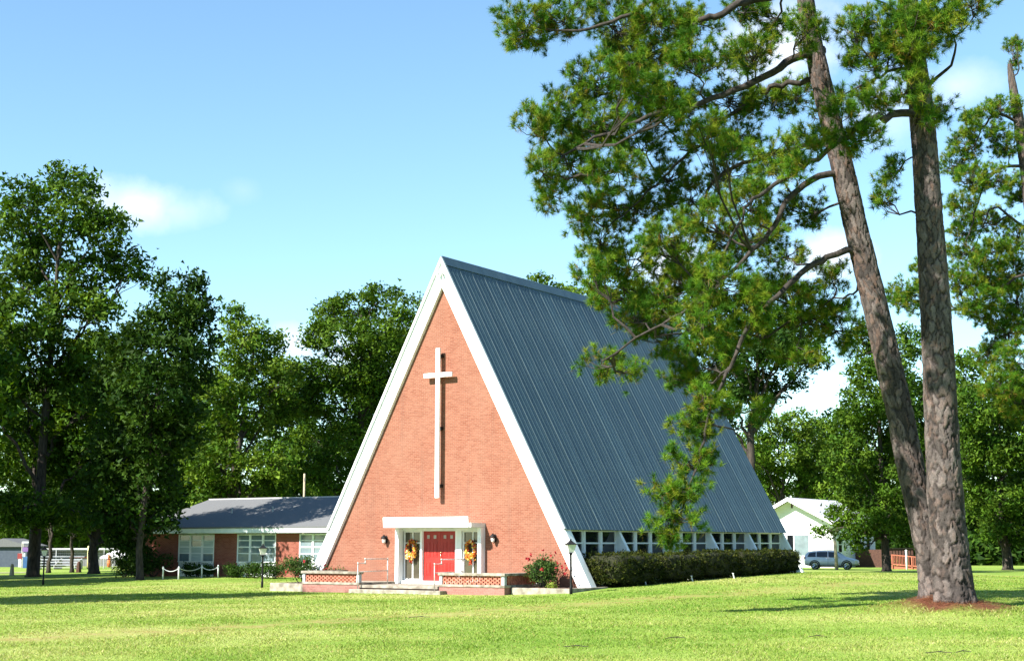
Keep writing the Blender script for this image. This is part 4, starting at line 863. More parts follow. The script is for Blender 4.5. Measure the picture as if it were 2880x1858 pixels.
# chain-link fence
fp = [ground_at(x, 124+(x-110)*.006) for x in (112, 158, 205, 250, 293, 318, 336)]
fen = thing('chain_link_fence', 'chain-link fence along the far left playground', 'fence', fp[0])
for k, p in enumerate(fp):
    q = p-fp[0]
    if k != 3: MB().tube([q-Vector((0,0,.2)), q+Vector((0,0,1.62))], .045, 6).build('post', M['fence'], fen)
mb = MB()
for a, b in zip(fp[:-1], fp[1:]):
    mb.tube([a-fp[0]+Vector((0,0,1.6)), b-fp[0]+Vector((0,0,1.6))], .03, 5)
mb.build('top_rail', M['fence'], fen)
mb = MB()
for a, b in zip(fp[:-1], fp[1:]):
    n = max(2, int((b-a).length/.16))
    for k in range(n+1): p = a.lerp(b, k/n)-fp[0]; mb.tube([p+Vector((0,0,.03)), p+Vector((0,0,1.6))], .006, 3, cap=False)
    for z in np.arange(.1, 1.6, .2): mb.tube([a-fp[0]+Vector((0,0,z)), b-fp[0]+Vector((0,0,z))], .006, 3, cap=False)
w_ = mb.build('wire_mesh', M['fence'], fen); w_['kind'] = 'stuff'
P = ground_at(250, 123.5); t = thing('yellow_post', 'pale yellow post standing at the chain-link fence', 'post', P); MB().lathe([(.13,-.2),(.13,1.85),(.1,1.9),(0,1.91)], n=10).build('shaft', M['yellow'], t, True); MB().box(-.15,.15,-.14,.14,1.5,1.53).build('band', M['fence'], t)
for (px, py, m, lab, r) in ((33,1617,'wood_post','pale tapered bollard on the far left lawn',.13), (221,1609,'wood_dark','dark stubby bollard between the thin left trunks',.16)):
    P = gpt(px, py); t = thing('bollard', lab, 'bollard', P); MB().lathe([(r*1.3,-.1),(r*1.2,.0),(r*.8,.66),(r*.6,.74),(0,.77)], n=8).build('shaft', M[m], t); MB().lathe([(r*1.4,-.05),(r*1.4,.04),(0,.05)], n=8).build('foot', M[m], t)
# pale path across the far left lawn
a, b = gpt(-60, 1611), gpt(80, 1609.5)
mb = MB(); mb.add([(a.x, a.y-.9, 0), (b.x, b.y-.9, 0), (b.x, b.y+.9, 0), (a.x, a.y+.9, 0)], [(0,1,2,3)]); 
n = 14; v = []; 
for i in range(n+1):
    p = a.lerp(b, i/n)
    for s in (-1.0, 1.0): v.append((p.x, p.y+s, g1(p.x, p.y+s)+.02))
o = np_obj('path', np.array(v), np.array([(2*i, 2*i+2, 2*i+3, 2*i+1) for i in range(n)]), M['concrete']); o['kind'] = 'structure'

# ------------------------------------------------------------------ broad-leaved trees
broad_tree('pecan_tree', 'tallest left tree with open twin topped crown and thick trunk', (98,1620), 93, [(60,560,70,50),(200,520,75,60),(205,610,105,55),(300,640,65,50),(345,720,45,45),(385,765,35,30),(60,650,75,55),(130,720,90,60),(255,770,90,50),(200,860,110,60),(50,780,75,75),(60,900,100,75),(280,870,55,50),(100,1000,140,90),(260,1000,90,80),(80,1150,140,90),(230,1150,110,90),(100,1300,150,80),(250,1300,100,80),(60,1430,130,45),(210,1440,110,40),(10,1040,80,90),(-60,800,80,90),(-80,1100,80,120)], 'mid', .40, .34, 3.3)
broad_tree('hickory_tree', 'stout trunked tree between the thin trunks and the wing shrubs', (268,1609), 99, [(290,1000,70,60),(250,1080,80,70),(330,1120,80,70),(270,1200,100,70),(340,1280,90,70),(250,1330,90,60),(310,1400,90,50),(230,1460,70,35),(340,1470,60,35)], 'mid', .36, .33, 3.2)
broad_tree('oak_tree', 'dark round-topped tree leaning over the wing roof end', (398,1620), 79, [(505,800,65,35),(545,865,50,50),(480,880,75,55),(430,925,75,50),(560,950,50,55),(465,1000,105,65),(350,970,65,55),(540,1050,60,60),(420,1120,105,75),(330,1090,80,75),(455,1250,95,75),(350,1250,100,75),(290,1370,90,60),(420,1350,100,55),(530,1190,55,70),(340,1440,85,45),(440,1430,60,35),(395,1490,75,42),(455,1475,40,26),(350,1530,50,30)], 'dark', .20, .28, 3.6)
broad_tree('pecan_tree', 'light green tree with wispy top behind the wing roof', (640,1600), 116, [(650,885,32,35),(705,935,50,40),(760,975,50,42),(665,985,75,55),(740,1050,80,55),(640,1080,85,55),(800,1060,45,55),(700,1150,105,55),(615,1180,70,60),(785,1150,65,55),(700,1250,115,55),(610,1300,90,60),(770,1300,75,55),(700,1370,120,40),(590,1400,60,40),(560,1300,50,60),(830,1390,60,30)], 'light', .42, .32, 3.0)
broad_tree('elm_tree', 'broad green tree directly left of the steep gable', (1010,1600), 122, [(1070,835,55,35),(1000,865,75,42),(930,890,55,45),(1140,875,60,45),(885,945,45,35),(960,950,85,55),(1060,950,85,55),(1150,965,50,55),(1010,1050,95,55),(900,1050,65,45),(1090,1050,60,55),(940,1130,95,55),(865,1120,55,55),(1040,1150,60,60),(900,1230,85,55),(980,1250,60,60),(850,1320,75,50),(930,1350,70,40),(1130,1100,60,60)], 'mid', .45, .32, 3.0)
broad_tree('ash_tree', 'tree showing only its top above the church ridge', (1640,1600), 118, [(1515,790,32,18),(1490,830,60,30),(1560,830,60,30),(1640,840,70,30),(1720,800,75,45),(1785,845,60,40),(1650,900,90,50),(1760,930,90,60),(1860,880,50,50),(1850,980,70,60)], 'light', .45, .3, 2.8)
broad_tree('oak_tree', 'dark leaved tree just beyond the rear of the church roof', (2090,1600), 100, [(2000,960,75,45),(2090,1000,85,50),(2180,990,55,45),(2130,1090,75,45),(2060,1100,55,45),(2030,1175,35,45),(2215,930,55,45),(2150,900,70,45),(1990,860,70,50),(2090,880,60,50),(2240,1060,35,30),(2150,960,75,50),(2235,970,58,48),(2120,1060,65,45),(2285,930,48,38),(2300,1000,40,34)], 'dark', .45, .30, 2.8)  # backlit darkness is put into the leaf colour
broad_tree('maple_tree', 'pale green tree behind the white house gable', (2200,1600), 190, [(2150,1185,52,42),(2240,1195,55,40),(2115,1260,55,45),(2200,1270,75,55),(2290,1235,62,52),(2140,1340,60,45),(2225,1350,75,48),(2300,1330,65,55),(2100,1380,50,35),(2340,1400,60,60)], 'light', .5, .42, 3.2)
broad_tree('sweetgum_tree', 'leafy twin-stemmed tree between the white house and the pines', (2490,1607), 116, [(2420,960,42,42),(2485,1000,52,52),(2540,1080,55,55),(2440,1050,55,45),(2560,970,42,52),(2440,1130,65,55),(2390,1195,60,55),(2505,1170,70,60),(2385,1280,68,50),(2470,1290,85,60),(2545,1260,50,75),(2440,1390,80,52),(2530,1370,55,55),(2370,1450,42,30),(2400,1485,55,36),(2325,1495,32,14),(2480,1470,55,45),(2425,1535,30,14),(2560,1470,40,50)], 'mid', .34, .30, 3.3)
broad_tree('oak_tree', 'layered green tree at the right edge beyond the pines', (2830,1590), 132, [(2750,1150,75,70),(2840,1130,60,80),(2720,1260,55,60),(2800,1280,80,60),(2860,1250,50,60),(2740,1380,55,60),(2830,1400,75,50),(2880,1480,50,50),(2790,1490,45,32),(2900,1380,60,80)], 'mid', .45, .34, 3.6)
fill = [('hickory_tree',(150,1600),165,'mid','distant tree filling the gap behind the tallest left tree',[(150,1150,150,80),(100,1280,150,80),(220,1300,140,80),(150,1420,160,60),(60,1480,120,40),(260,1480,120,40),(180,1510,110,22)]),
        ('hickory_tree',(420,1600),160,'dark','distant dark tree behind the leaning round-topped tree',[(420,1080,110,70),(380,1200,120,80),(480,1230,100,80),(420,1340,130,70),(350,1450,120,50),(480,1450,120,50),(420,1520,140,30)]),
        ('hickory_tree',(600,1600),168,'mid','distant tree low between the wing roof and wispy tree',[(590,1120,70,70),(580,1230,90,70),(560,1330,100,60),(640,1400,110,50),(560,1440,100,45)]),
        ('hickory_tree',(820,1600),170,'dark','distant dark tree between the two trees behind the wing',[(830,1090,60,60),(820,1190,80,60),(840,1280,90,60),(800,1370,100,50),(900,1390,90,40)]),
        ('hickory_tree',(1080,1600),172,'dark','distant dark tree half hidden by the left gable slope',[(1080,980,70,60),(1020,1080,90,70),(1080,1180,80,70),(980,1260,100,60),(960,1360,110,50),(1060,1300,70,60)]),
        ('hickory_tree',(2100,1600),225,'mid','distant tree row piece just right of the roof foot',[(2100,1300,60,50),(2080,1380,70,50),(2140,1420,80,40),(2090,1470,80,40)]),
        ('hickory_tree',(2390,1600),205,'dark','distant dark tree behind the white house roof',[(2360,1220,80,60),(2320,1300,90,60),(2400,1310,90,60),(2340,1390,100,50),(2430,1400,80,60),(2400,1480,100,50),(2470,1530,80,40)]),
        ('hickory_tree',(2560,1600),190,'dark','distant dark tree seen between the pine trunks',[(2540,1120,70,60),(2590,1200,70,70),(2540,1290,80,60),(2620,1320,80,70),(2560,1400,90,60),(2620,1470,90,60),(2540,1520,90,45)]),
        ('hickory_tree',(2720,1600),180,'mid','distant tree just right of the pine trunks',[(2720,1040,42,40),(2705,1110,58,48),(2700,1180,70,60),(2740,1280,80,60),(2700,1370,80,60),(2760,1440,90,50),(2700,1500,80,50),(2780,1540,80,30)]),
        ('hickory_tree',(2870,1600),185,'dark','distant dark tree at the right picture edge',[(2850,1210,80,70),(2890,1320,80,70),(2840,1400,80,60),(2890,1470,80,50),(2840,1530,90,40)])]
for (nm, bp_, Y, kd, lab, bl) in fill: broad_tree(nm, lab, bp_, Y, bl, kd, .4, .55, 4.2, group='distant trees')
# thin trunks on the left lawn
for (px, py, r, lab, tp) in ((136,1610,.16,'thin dark tree just right of the big left trunk',(150,1330)), (202,1609,.15,'thin leaning tree left of the dark bollard',(230,1330))):
    P = gpt(px, py); Y = P.y
    broad_tree('young_tree', lab, (px,py), Y, [(tp[0]-10,tp[1],60,40),(tp[0]+30,tp[1]+60,55,35),(tp[0]-40,tp[1]+80,50,30),(tp[0],tp[1]+130,50,25)], 'dark', r, .3, 2.2, base=P, group='thin young trees')
# trees standing outside the left edge of the picture; only their shade (and a few leaves) reaches it
def crown_local(h, r, n, z0): 
    out = []
    for k in range(n):
        u = rng.uniform(0, 1); z = z0+(h-z0)*u; rr = r*math.sin(math.pi*(.15+.8*u)); a = rng.uniform(0, 6.28); q = rr*rng.uniform(.3, .95); out.append(((q*math.cos(a), q*math.sin(a), z), (1.5, 1.5, 1.15)))
    return out
for (X, Y, h, r, n, lab) in ((-31.5, 74.5, 18, 5.4, 46, 'shade tree standing left of the picture edge near the wing'), (-25.5, 46.3, 16, 4.6, 36, 'shade tree standing left of the picture edge on the near lawn'), (-46, 84, 18, 6, 24, 'shade tree standing farther left of the picture edge'), (-37.5, 83, 17, 5, 34, 'shade tree just left of the picture edge beside the tallest tree'), (-37, 66, 16, 5, 30, 'shade tree left of the picture edge between the others')):
    broad_tree('shade_tree', lab, None, Y, None, 'mid', .4, .36, 2.6, base=Vector((X, Y, g1(X, Y))), blobs_local=crown_local(h, r, n, 3.2), group='trees beside the view')

for k, (X, Y, h, r) in enumerate(((38,66,14,5),(45,75,15,5),(44,84,15,5),(52,93,17,5.5),(58,104,16,5.5),(68,112,18,6),(80,122,19,6.5),(95,128,18,7))):  # unseen row, added so the church side windows reflect dark trees
    lab = ['shade tree right of the view, first in line', 'shade tree right of the view, beside the first in line', 'shade tree right of the view, nearest the second pair', 'shade tree right of the view, second nearest', 'shade tree right of the view, third in line', 'shade tree right of the view, fourth in line', 'shade tree right of the view, fifth in line', 'shade tree right of the view, farthest of the line'][k]
    broad_tree('shade_tree', lab, None, Y, None, 'dark', .4, .6, 2.4, base=Vector((X, Y, g1(X, Y))), blobs_local=[(c, (2.2,2.2,1.8)) for c, _ in crown_local(h, r, 18, 1.0)], group='trees beside the view')
# low thicket closing the view under the far trees (reads as one mass), plus an unseen strip
def thicket():
    cl = []
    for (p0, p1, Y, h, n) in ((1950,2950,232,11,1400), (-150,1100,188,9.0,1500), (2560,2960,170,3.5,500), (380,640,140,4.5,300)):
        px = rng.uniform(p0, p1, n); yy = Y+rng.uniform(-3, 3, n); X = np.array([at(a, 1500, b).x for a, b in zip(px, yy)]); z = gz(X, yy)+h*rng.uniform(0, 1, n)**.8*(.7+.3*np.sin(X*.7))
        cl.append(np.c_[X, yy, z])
    n = 700; u = rng.uniform(0, 1, n); X = 62+52*u+rng.uniform(-2,2,n); yy = 45+110*u; cl.append(np.c_[X, yy, gz(X, yy)+9*rng.uniform(0,1,n)])  # unseen strip off to the right, added to darken the window reflections
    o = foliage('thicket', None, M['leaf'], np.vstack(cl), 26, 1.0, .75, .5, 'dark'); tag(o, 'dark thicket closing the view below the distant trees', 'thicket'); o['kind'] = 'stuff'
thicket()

# ------------------------------------------------------------------ pines
def cells(u, v, per, seed):
    """cellular pattern on a wrapped strip: returns F1, F2, id random"""
    iu, iv = np.floor(u).astype(int), np.floor(v).astype(int); f1 = np.full(u.shape, 9.); f2 = f1.copy(); rid = np.zeros(u.shape)
    def h(a, b, k): x = np.sin(a*127.1+b*311.7+k*74.7+seed)*43758.5453; return x-np.floor(x)
    for du in (-1,0,1):
        for dv in (-1,0,1):
            a, b = iu+du, iv+dv; am = np.mod(a, per); px, py = a+.1+.8*h(am,b,1), b+.1+.8*h(am,b,2); d = np.hypot(px-u, (py-v)); nearer = d < f1
            f2 = np.where(nearer, f1, np.minimum(f2, d)); rid = np.where(nearer, h(am,b,3), rid); f1 = np.where(nearer, d, f1)
    return f1, f2, rid
def pine_trunk(parent, path, rad, seed, base, flare=.5, na=104, dz=.042):
    """path: list of (x,y,z) local points, rad radii; bark plates are real relief"""
    path = np.array(path, float); s = np.r_[0, np.cumsum(np.linalg.norm(np.diff(path, axis=0), axis=1))]; H = s[-1]; nz_ = int(H/dz)
    t = np.linspace(0, H, nz_); C = np.stack([np.interp(t, s, path[:,k]) for k in range(3)], 1)
    ker = np.ones(41)/41.
    for k in range(2): C[:,k] = np.convolve(np.pad(C[:,k], 20, mode='edge'), ker, 'valid')
    R_ = np.interp(t, s, rad); A = np.linspace(0, 2*math.pi, na, endpoint=False); T, AA = np.meshgrid(t, A, indexing='ij'); RR = np.repeat(R_[:,None], na, 1)
    rr = RR*(1 + flare*np.exp(-T/.38)*(.55+.45*np.cos(AA*5+seed)+.2*np.cos(AA*9)) )
    per = 15; cw = AA/(2*math.pi)*per; ch = (T + .12*np.sin(AA*3+T*1.3)+.05*np.sin(AA*11+T*4))/.46
    wv = .35*np.sin(T*2.1+AA*2)+.22*np.sin(T*5.3+seed)+.14*np.sin(T*13+AA*7)+.08*np.sin(T*29+AA*13)
    f1, f2, rid = cells(cw+wv, ch, per, seed); e = np.clip((f2-f1)/.12, 0, 1); e = e*e*(3-2*e)
    g1_, g2_, rid2 = cells(cw*2+wv*2, ch*2.9, per*2, seed+9); e2 = np.clip((g2_-g1_)/.14, 0, 1)
    rel = np.clip(RR/.42, .45, 1.25); rr = rr + rel*(.052*(e-1) + .020*(rid-.5)*e + .009*(e2-1) + .016*(rid2-.5))
    V = np.stack([C[:,0:1]+rr*np.cos(AA), C[:,1:2]+rr*np.sin(AA), np.repeat(C[:,2:3], na, 1)], -1).reshape(-1, 3)
    i = np.arange(nz_*na).reshape(nz_, na); f = np.c_[i[:-1].ravel(), np.roll(i,-1,1)[:-1].ravel(), np.roll(i,-1,1)[1:].ravel(), i[1:].ravel()]
    grey = np.array((.084,.070,.064)); red = np.array((.11,.066,.048)); crack_shade = np.array((.016,.013,.012)); r = rid.ravel()[:,None]; q = rid2.ravel()[:,None]
    c = grey*(.45+1.1*r)*(.75+.5*q); k = np.clip((q-.62)*2.2, 0, .8)*(.4+.6*np.clip(T.ravel()[:,None]/9, 0, 1)); c = c*(1-k)+red*k; ec = np.clip((f2-f1)/.2, 0, 1); ee = (.12+.88*ec).ravel()[:,None]; c = crack_shade*(1-ee)+c*ee  # cracks painted darker: shade put into the bark colour
    return np_obj('trunk', V, f, M['bark'], parent, c, True)
D = 1.2065
def limb_path(pts, Y0, base, y1=None):
    n = len(pts); out = []
    for i, p in enumerate(pts):
        dy = p[2] if len(p) > 2 else (0 if y1 is None else y1*i/(n-1)); q = at(p[0]*D, p[1]*D, Y0+dy); out.append(np.array(q)-np.array(base))
    return np.array(out)
def smooth_path(P, m=5, wob=.05):
    n = len(P); t = np.linspace(0, n-1, (n-1)*m+1); out = []
    for u in t:
        i = min(int(u), n-2); f = u-i; p0, p1, p2, p3 = P[max(i-1,0)], P[i], P[i+1], P[min(i+2,n-1)]
        out.append(.5*((2*p1)+(-p0+p2)*f+(2*p0-5*p1+4*p2-p3)*f*f+(-p0+3*p1-3*p2+p3)*f**3))
    out = np.array(out); out[1:] += rng.normal(0, wob, (len(out)-1,3)); return out
NG = np.array([(.046,.124,.009),(.068,.158,.010),(.030,.088,.007),(.110,.192,.012),(.155,.195,.015)]); NY = np.array([(.20,.14,.018),(.14,.08,.014),(.15,.14,.018)])
def needles(name, parent, T, Dv, K, Ln, Wd, brown):
    n = len(T); C = NG[rng.choice(5, n, p=(.20,.22,.14,.24,.20))]*rng.uniform(.8,1.25,(n,1)); C = np.repeat(C, K, 0)
    isb = rng.uniform(0,1,n*K) < np.repeat(rng.choice([.01,.06,.35], n, p=(.60,.34,.06))*brown, K); C[isb] = NY[rng.choice(3, isb.sum())]
    P = np.repeat(T, K, 0); Q = np.repeat(Dv, K, 0); m = n*K
    back = rng.uniform(-.05, .06, (m,1)); back[isb] -= .08; P = P+Q*back
    d = Q*.62 + rng.normal(size=(m,3))*.5; d[isb] -= Q[isb]*.75; d /= np.linalg.norm(d, axis=1, keepdims=True); L_ = Ln*rng.uniform(.65, 1.15, (m,1))
    sd = np.cross(d, rng.normal(size=(m,3))); sd /= np.linalg.norm(sd, axis=1, keepdims=True)+1e-9; tip = P+d*L_; tip[:,2] -= .10*L_[:,0]
    V = np.stack([P-sd*Wd/2, P+sd*Wd/2, tip], 1).reshape(-1,3); f = np.arange(3*m).reshape(-1,3)
    return np_obj(name, V, f, M['needle'], parent, np.repeat(C, 3, 0))
def pine(label, base, Yp, trunk_px, limbs, clusters, seed, K=54, nsub=30, ntuft=6, Ln=.21, Wd=.0135, brown=1.0, flare=.3, group='tall pines', zsink=.1, dens=1.0):
    t = thing('pine_tree', label, 'tree', base, 0, group); B = np.array(base)
    tp = [np.array(at(x*D, y*D, Yp))-B for (x, y, w) in trunk_px]; rad = [w*D*Yp/F_PX/2 for (_, _, w) in trunk_px]
    tp[0] = np.array((tp[0][0], 0, -zsink)); pine_trunk(t, tp, rad, seed, base, flare, *((104, .042) if Yp < 50 else (40, .1)))
    skel = [np.array(tp[2:])]
    for (pts, r0) in limbs:
        P = smooth_path(limb_path(pts, Yp, base), 4, .035); m = len(P); mb = MB(); mb.tube([Vector(p) for p in P], [max(.018, r0*(1-.8*(i/(m-1))**.8)) for i in range(m)], 8); mb.build('limb', M['limb'], t, True); skel.append(P[2:])
    SK = np.vstack(skel); br = MB(); T = []; Dv = []
    for (cx, cy, qx, qy, dy) in clusters:
        c = np.array(at(cx*D, cy*D, Yp+dy))-B; sc = D*(Yp+dy)/F_PX; r = np.array((qx*sc, (qx+qy)*.5*sc, qy*sc))
        dd = np.linalg.norm(SK-c-np.array((0,0,-.2)), axis=1) + .6*np.maximum(0, SK[:,2]-c[2]); a = SK[np.argmin(dd)]
        L_ = np.linalg.norm(c-a); pts = curve(a, c, sag=-.08*L_, n=5, wob=.06*min(1, L_)); br.tube(pts, [max(.014, .045*min(1, .4+L_*.25)*(1-.55*i/5)) for i in range(6)], 5, cap=False)
        ns = max(4, int(nsub*dens*(qx*qy)/4200.)) ; ns = min(ns, 80)
        e = ellip_points(ns, c+np.array((0,0,.08)), r*.95, .6)
        for q in e:
            s0 = np.array(pts[rng.integers(3, 6)]); mid = (s0+q)/2+np.array((0,0,-.07))+rng.normal(0, .05, 3); br.tube([Vector(s0), Vector(mid), Vector(q)], [.015,.011,.006], 4, cap=False)
            dq = q-mid; dq /= np.linalg.norm(dq)+1e-9
            w = rng.uniform(0, 1, (ntuft,1))**.5; pp = mid+(q-mid)*(.45+.62*w)+rng.normal(0, .115, (ntuft,3)); T.append(pp); dir_ = dq*.6+rng.normal(0, .42, (ntuft,3))+np.array((0,0,.6)); Dv.append(dir_/np.linalg.norm(dir_, axis=1, keepdims=True))
    br.build('twigs', M['limb'], t)['kind'] = 'stuff'
    needles('needles', t, np.vstack(T), np.vstack(Dv), K, Ln, Wd, brown); return t
rc = random.Random(11)
def cl(lst, lo, hi): return [(a, b, c, d, rc.uniform(lo, hi)) for (a, b, c, d) in lst]
tA = [(2182,1402,74),(2178,1340,66),(2150,1200,64),(2122,1090,64),(2098,960,63),(2072,850,62),(2047,740,60),(2025,650,60),(2002,560,58),(1977,450,56),(1955,350,54),(1935,280,52),(1915,190,50),(1898,120,46),(1880,20,42),(1868,-80,38),(1850,-220,30),(1835,-360,20)]
limbsA = [([(2005,582,0),(1930,598,-.2),(1870,640,-.5),(1810,692,-.8),(1755,748,-1.0),(1718,818,-1.2),(1685,890,-1.3),(1655,960,-1.4),(1632,1050,-1.4),(1605,1150,-1.4),(1565,1235,-1.4)], .105),
          ([(1965,402,0),(1890,420,-.3),(1835,470,-.6),(1790,545,-.9),(1735,600,-1.1),(1660,670,-1.3),(1570,740,-1.5),(1480,790,-1.6),(1400,845,-1.7)], .11),
          ([(1920,118,0),(1850,138,-.3),(1780,178,-.5),(1684,222,-.7),(1609,256,-.8),(1533,260,-.9),(1440,300,-1.0),(1340,350,-1.1),(1270,420,-1.2)], .14),
          ([(1900,186,.1),(1820,196,.4),(1770,219,.6),(1700,270,.8),(1610,355,1.0),(1560,402,1.1),(1490,465,1.1),(1420,525,1.1)], .09),
          ([(1885,-20,0),(1760,0,.2),(1684,30,.3),(1628,49,.4),(1590,98,.5),(1515,125,.5),(1465,178,.6),(1420,212,.6),(1310,280,.7),(1245,310,.7)], .13),
          ([(1872,-90,0),(1700,-60,-.4),(1550,-20,-.7),(1450,40,-.9),(1350,75,-1.0),(1235,70,-1.1)], .12),
          ([(1945,330,.1),(1850,345,.8),(1767,369,1.2),(1702,392,1.5),(1653,445,1.6),(1639,509,1.6),(1590,543,1.7),(1533,573,1.7),(1440,620,1.6)], .09),
          ([(2055,745,.3),(2004,648,.9),(1990,682,1.2),(1930,704,1.5),(1870,740,1.8)], .06)]
clA = cl([(1225,70,78,75),(1320,35,78,55),(1430,60,95,75),(1540,60,95,65),(1390,190,85,60),(1300,255,85,52),(1240,300,50,50),(1400,290,82,60),(1490,210,85,60),(1330,390,80,60),(1265,400,40,45),(1290,460,42,50)], -1.8,.6)
clA += cl([(1620,140,80,52),(1700,230,80,50),(1650,330,80,50),(1440,400,75,60),(1560,420,80,50),(1400,560,82,62),(1365,500,60,32),(1480,620,75,55),(1380,640,52,45),(1560,560,82,52),(1650,520,82,52),(1740,470,72,60),(1800,360,70,58),(1760,130,60,50),(1880,80,50,55),(1600,680,92,62),(1480,740,65,42),(1400,850,55,38),(1470,870,45,24),(1560,790,85,52)], -1.8, 1.6) + cl([(1680,660,85,70),(1750,720,75,52),(1640,760,70,62)], -3.8, -3.0)
clA += cl([(1640,925,62,32),(1600,965,38,26),(1615,1000,62,38),(1605,1075,58,36),(1650,1085,34,34),(1590,1145,60,34),(1540,1150,38,26),(1550,1230,42,36),(1600,1210,40,30),(1690,960,36,24),(1560,1265,30,20)], -1.7, -1.1)
clA += cl([(1780,950,18,10),(1760,985,14,9)], -1.2, -1.0)
clA += cl([(1930,700,70,50),(1880,760,70,50),(1830,600,62,32),(1840,690,80,52),(1980,780,42,60),(1860,840,60,32),(1930,640,50,30)], 1.0, 2.2)
limbsA.append(([(1868,-80,0),(1780,-160,-3),(1650,-195,-5),(1560,-205,-7),(1430,-230,-9)], .12))  # unseen limb above the view, added to shade the trunks
clA += [(1560,-205,85,55,-7),(1640,-195,75,45,-5.5),(1480,-220,75,50,-8.3),(1400,-240,75,50,-9.3),(1710,-170,65,42,-4.2),(1560,-265,75,45,-6.4),(1450,-275,75,45,-8.0)]  # unseen needle clusters on that limb, placed to block sun from the trunks
clA += [(1500,225,52,36,-6),(1570,255,52,34,-5.6),(1630,300,50,32,-5),(1470,150,50,36,-6.6),(1690,345,46,30,-4.4)]
gap = [(1560,150),(1500,330),(1580,250),(1720,320),(1780,250),(1840,220),(1700,400),(1620,470),(1500,500),(1440,480),(1700,590),(1780,560),(1560,640),(1620,600),(1720,120),(1820,60),(1640,40),(1740,30),(1480,130),(1530,280),(1440,690),(1540,710),(1720,780),(1800,650),(1850,500),(1350,330),(1600,860),(1650,850)]
clA += [(a+rc.uniform(-20,20), b+rc.uniform(-15,15), rc.uniform(60,84), rc.uniform(38,52), rc.uniform(.8,3.2)) for a, b in gap]
pine('leaning left pine with long drooping limbs over the church roof', PINE_A, PINE_A.y, tA, limbsA, clA, 3.3)
tB = [(2228,1424,96),(2222,1360,90),(2210,1250,84),(2200,1100,80),(2193,950,76),(2186,800,73),(2176,650,68),(2166,500,64),(2156,350,60),(2146,230,58),(2130,120,50),(2120,20,44),(2112,-80,38),(2100,-220,30),(2090,-380,20)]
limbsB = [([(2150,262,0),(2080,270,-1.0),(2026,276,-1.5),(1990,305,-1.7),(1935,347,-1.8),(1875,392,-1.9),(1800,430,-2.0),(1747,475,-2.0),(1724,520,-2.1),(1680,600,-2.1),(1640,690,-2.2)], .12),
          ([(2135,150,0),(2070,170,-.7),(2010,200,-1.1),(1950,240,-1.4)], .06), ([(2165,200,0),(2215,150,-.5),(2230,90,-.8),(2280,30,-1.0)], .06), ([(2150,240,0),(2100,225,-.6),(2060,250,-1.0)], .04), ([(2125,60,0),(2080,20,-.8),(2000,-10,-1.2)], .06)]
clB = cl([(2040,140,80,52),(2125,95,80,70),(2195,60,75,60),(2050,225,70,42),(2125,205,55,40),(2150,40,70,50),(1985,70,52,42),(2265,15,62,32),(2150,280,34,30),(2060,60,60,50)], -1.5, -.7)
clB += cl([(1960,250,50,42),(1900,330,60,42),(2010,330,60,50),(1850,400,52,40)], -2.3, -1.3) + cl([(2080,400,36,50),(2060,470,34,30),(2200,260,34,34)], .6, 1.4)
pine('straight right pine with thick plated trunk in the foreground', PINE_B, PINE_B.y, tB, limbsB, clB, 8.1, flare=.30)
BP = Vector((at(2900,1500,62).x+1.2, 62, 0)); BP.z = g1(BP.x, BP.y)
tC = [(2440,1395,50),(2438,1200,46),(2430,900,42),(2418,650,38),(2405,480,34),(2385,330,30),(2366,230,22),(2354,175,16),(2350,150,10)]
limbsC = [([(2390,300,0),(2330,265,-.4),(2290,300,-.8),(2270,360,-1.0)], .09), ([(2402,390,0),(2340,390,-.4),(2295,430,-.7),(2265,520,-1.0),(2255,560,-1.1)], .09), ([(2412,560,0),(2350,500,-.3),(2310,490,-.5),(2265,590,-.6)], .08), ([(2425,620,0),(2350,660,0),(2290,700,.3),(2240,720,.5)], .09), ([(2430,760,0),(2370,760,-.3),(2320,770,-.5)], .07), ([(2356,190,0),(2375,160,-.3),(2370,110,-.5)], .05)]
clC = cl([(2335,255,50,32),(2365,125,24,40),(2285,290,55,38),(2250,345,42,40),(2262,420,42,40),(2345,330,45,40),(2300,520,60,38),(2250,590,50,32),(2340,640,60,48),(2280,700,75,48),(2350,780,52,48),(2230,650,36,34),(2310,590,50,36),(2370,560,40,40),(2370,450,34,34),(2300,830,50,30),(2370,700,50,50),(2220,385,38,34),(2238,480,38,32),(2330,420,48,38),(2290,640,58,38),(2370,845,58,48),(2335,900,58,42),(2372,940,48,46),(2320,745,50,34),(2245,540,34,30)], -2.2, 1.6) + cl([(2120,700,34,48),(2095,690,30,36),(2150,640,30,30)], 1.0, 2.0)
pine('smaller pine entering the picture from the right edge', BP, 62, tC, limbsC, clC, 5.5, K=40, nsub=70, ntuft=6, Wd=.017, group='tall pines', flare=.3, dens=1.15)

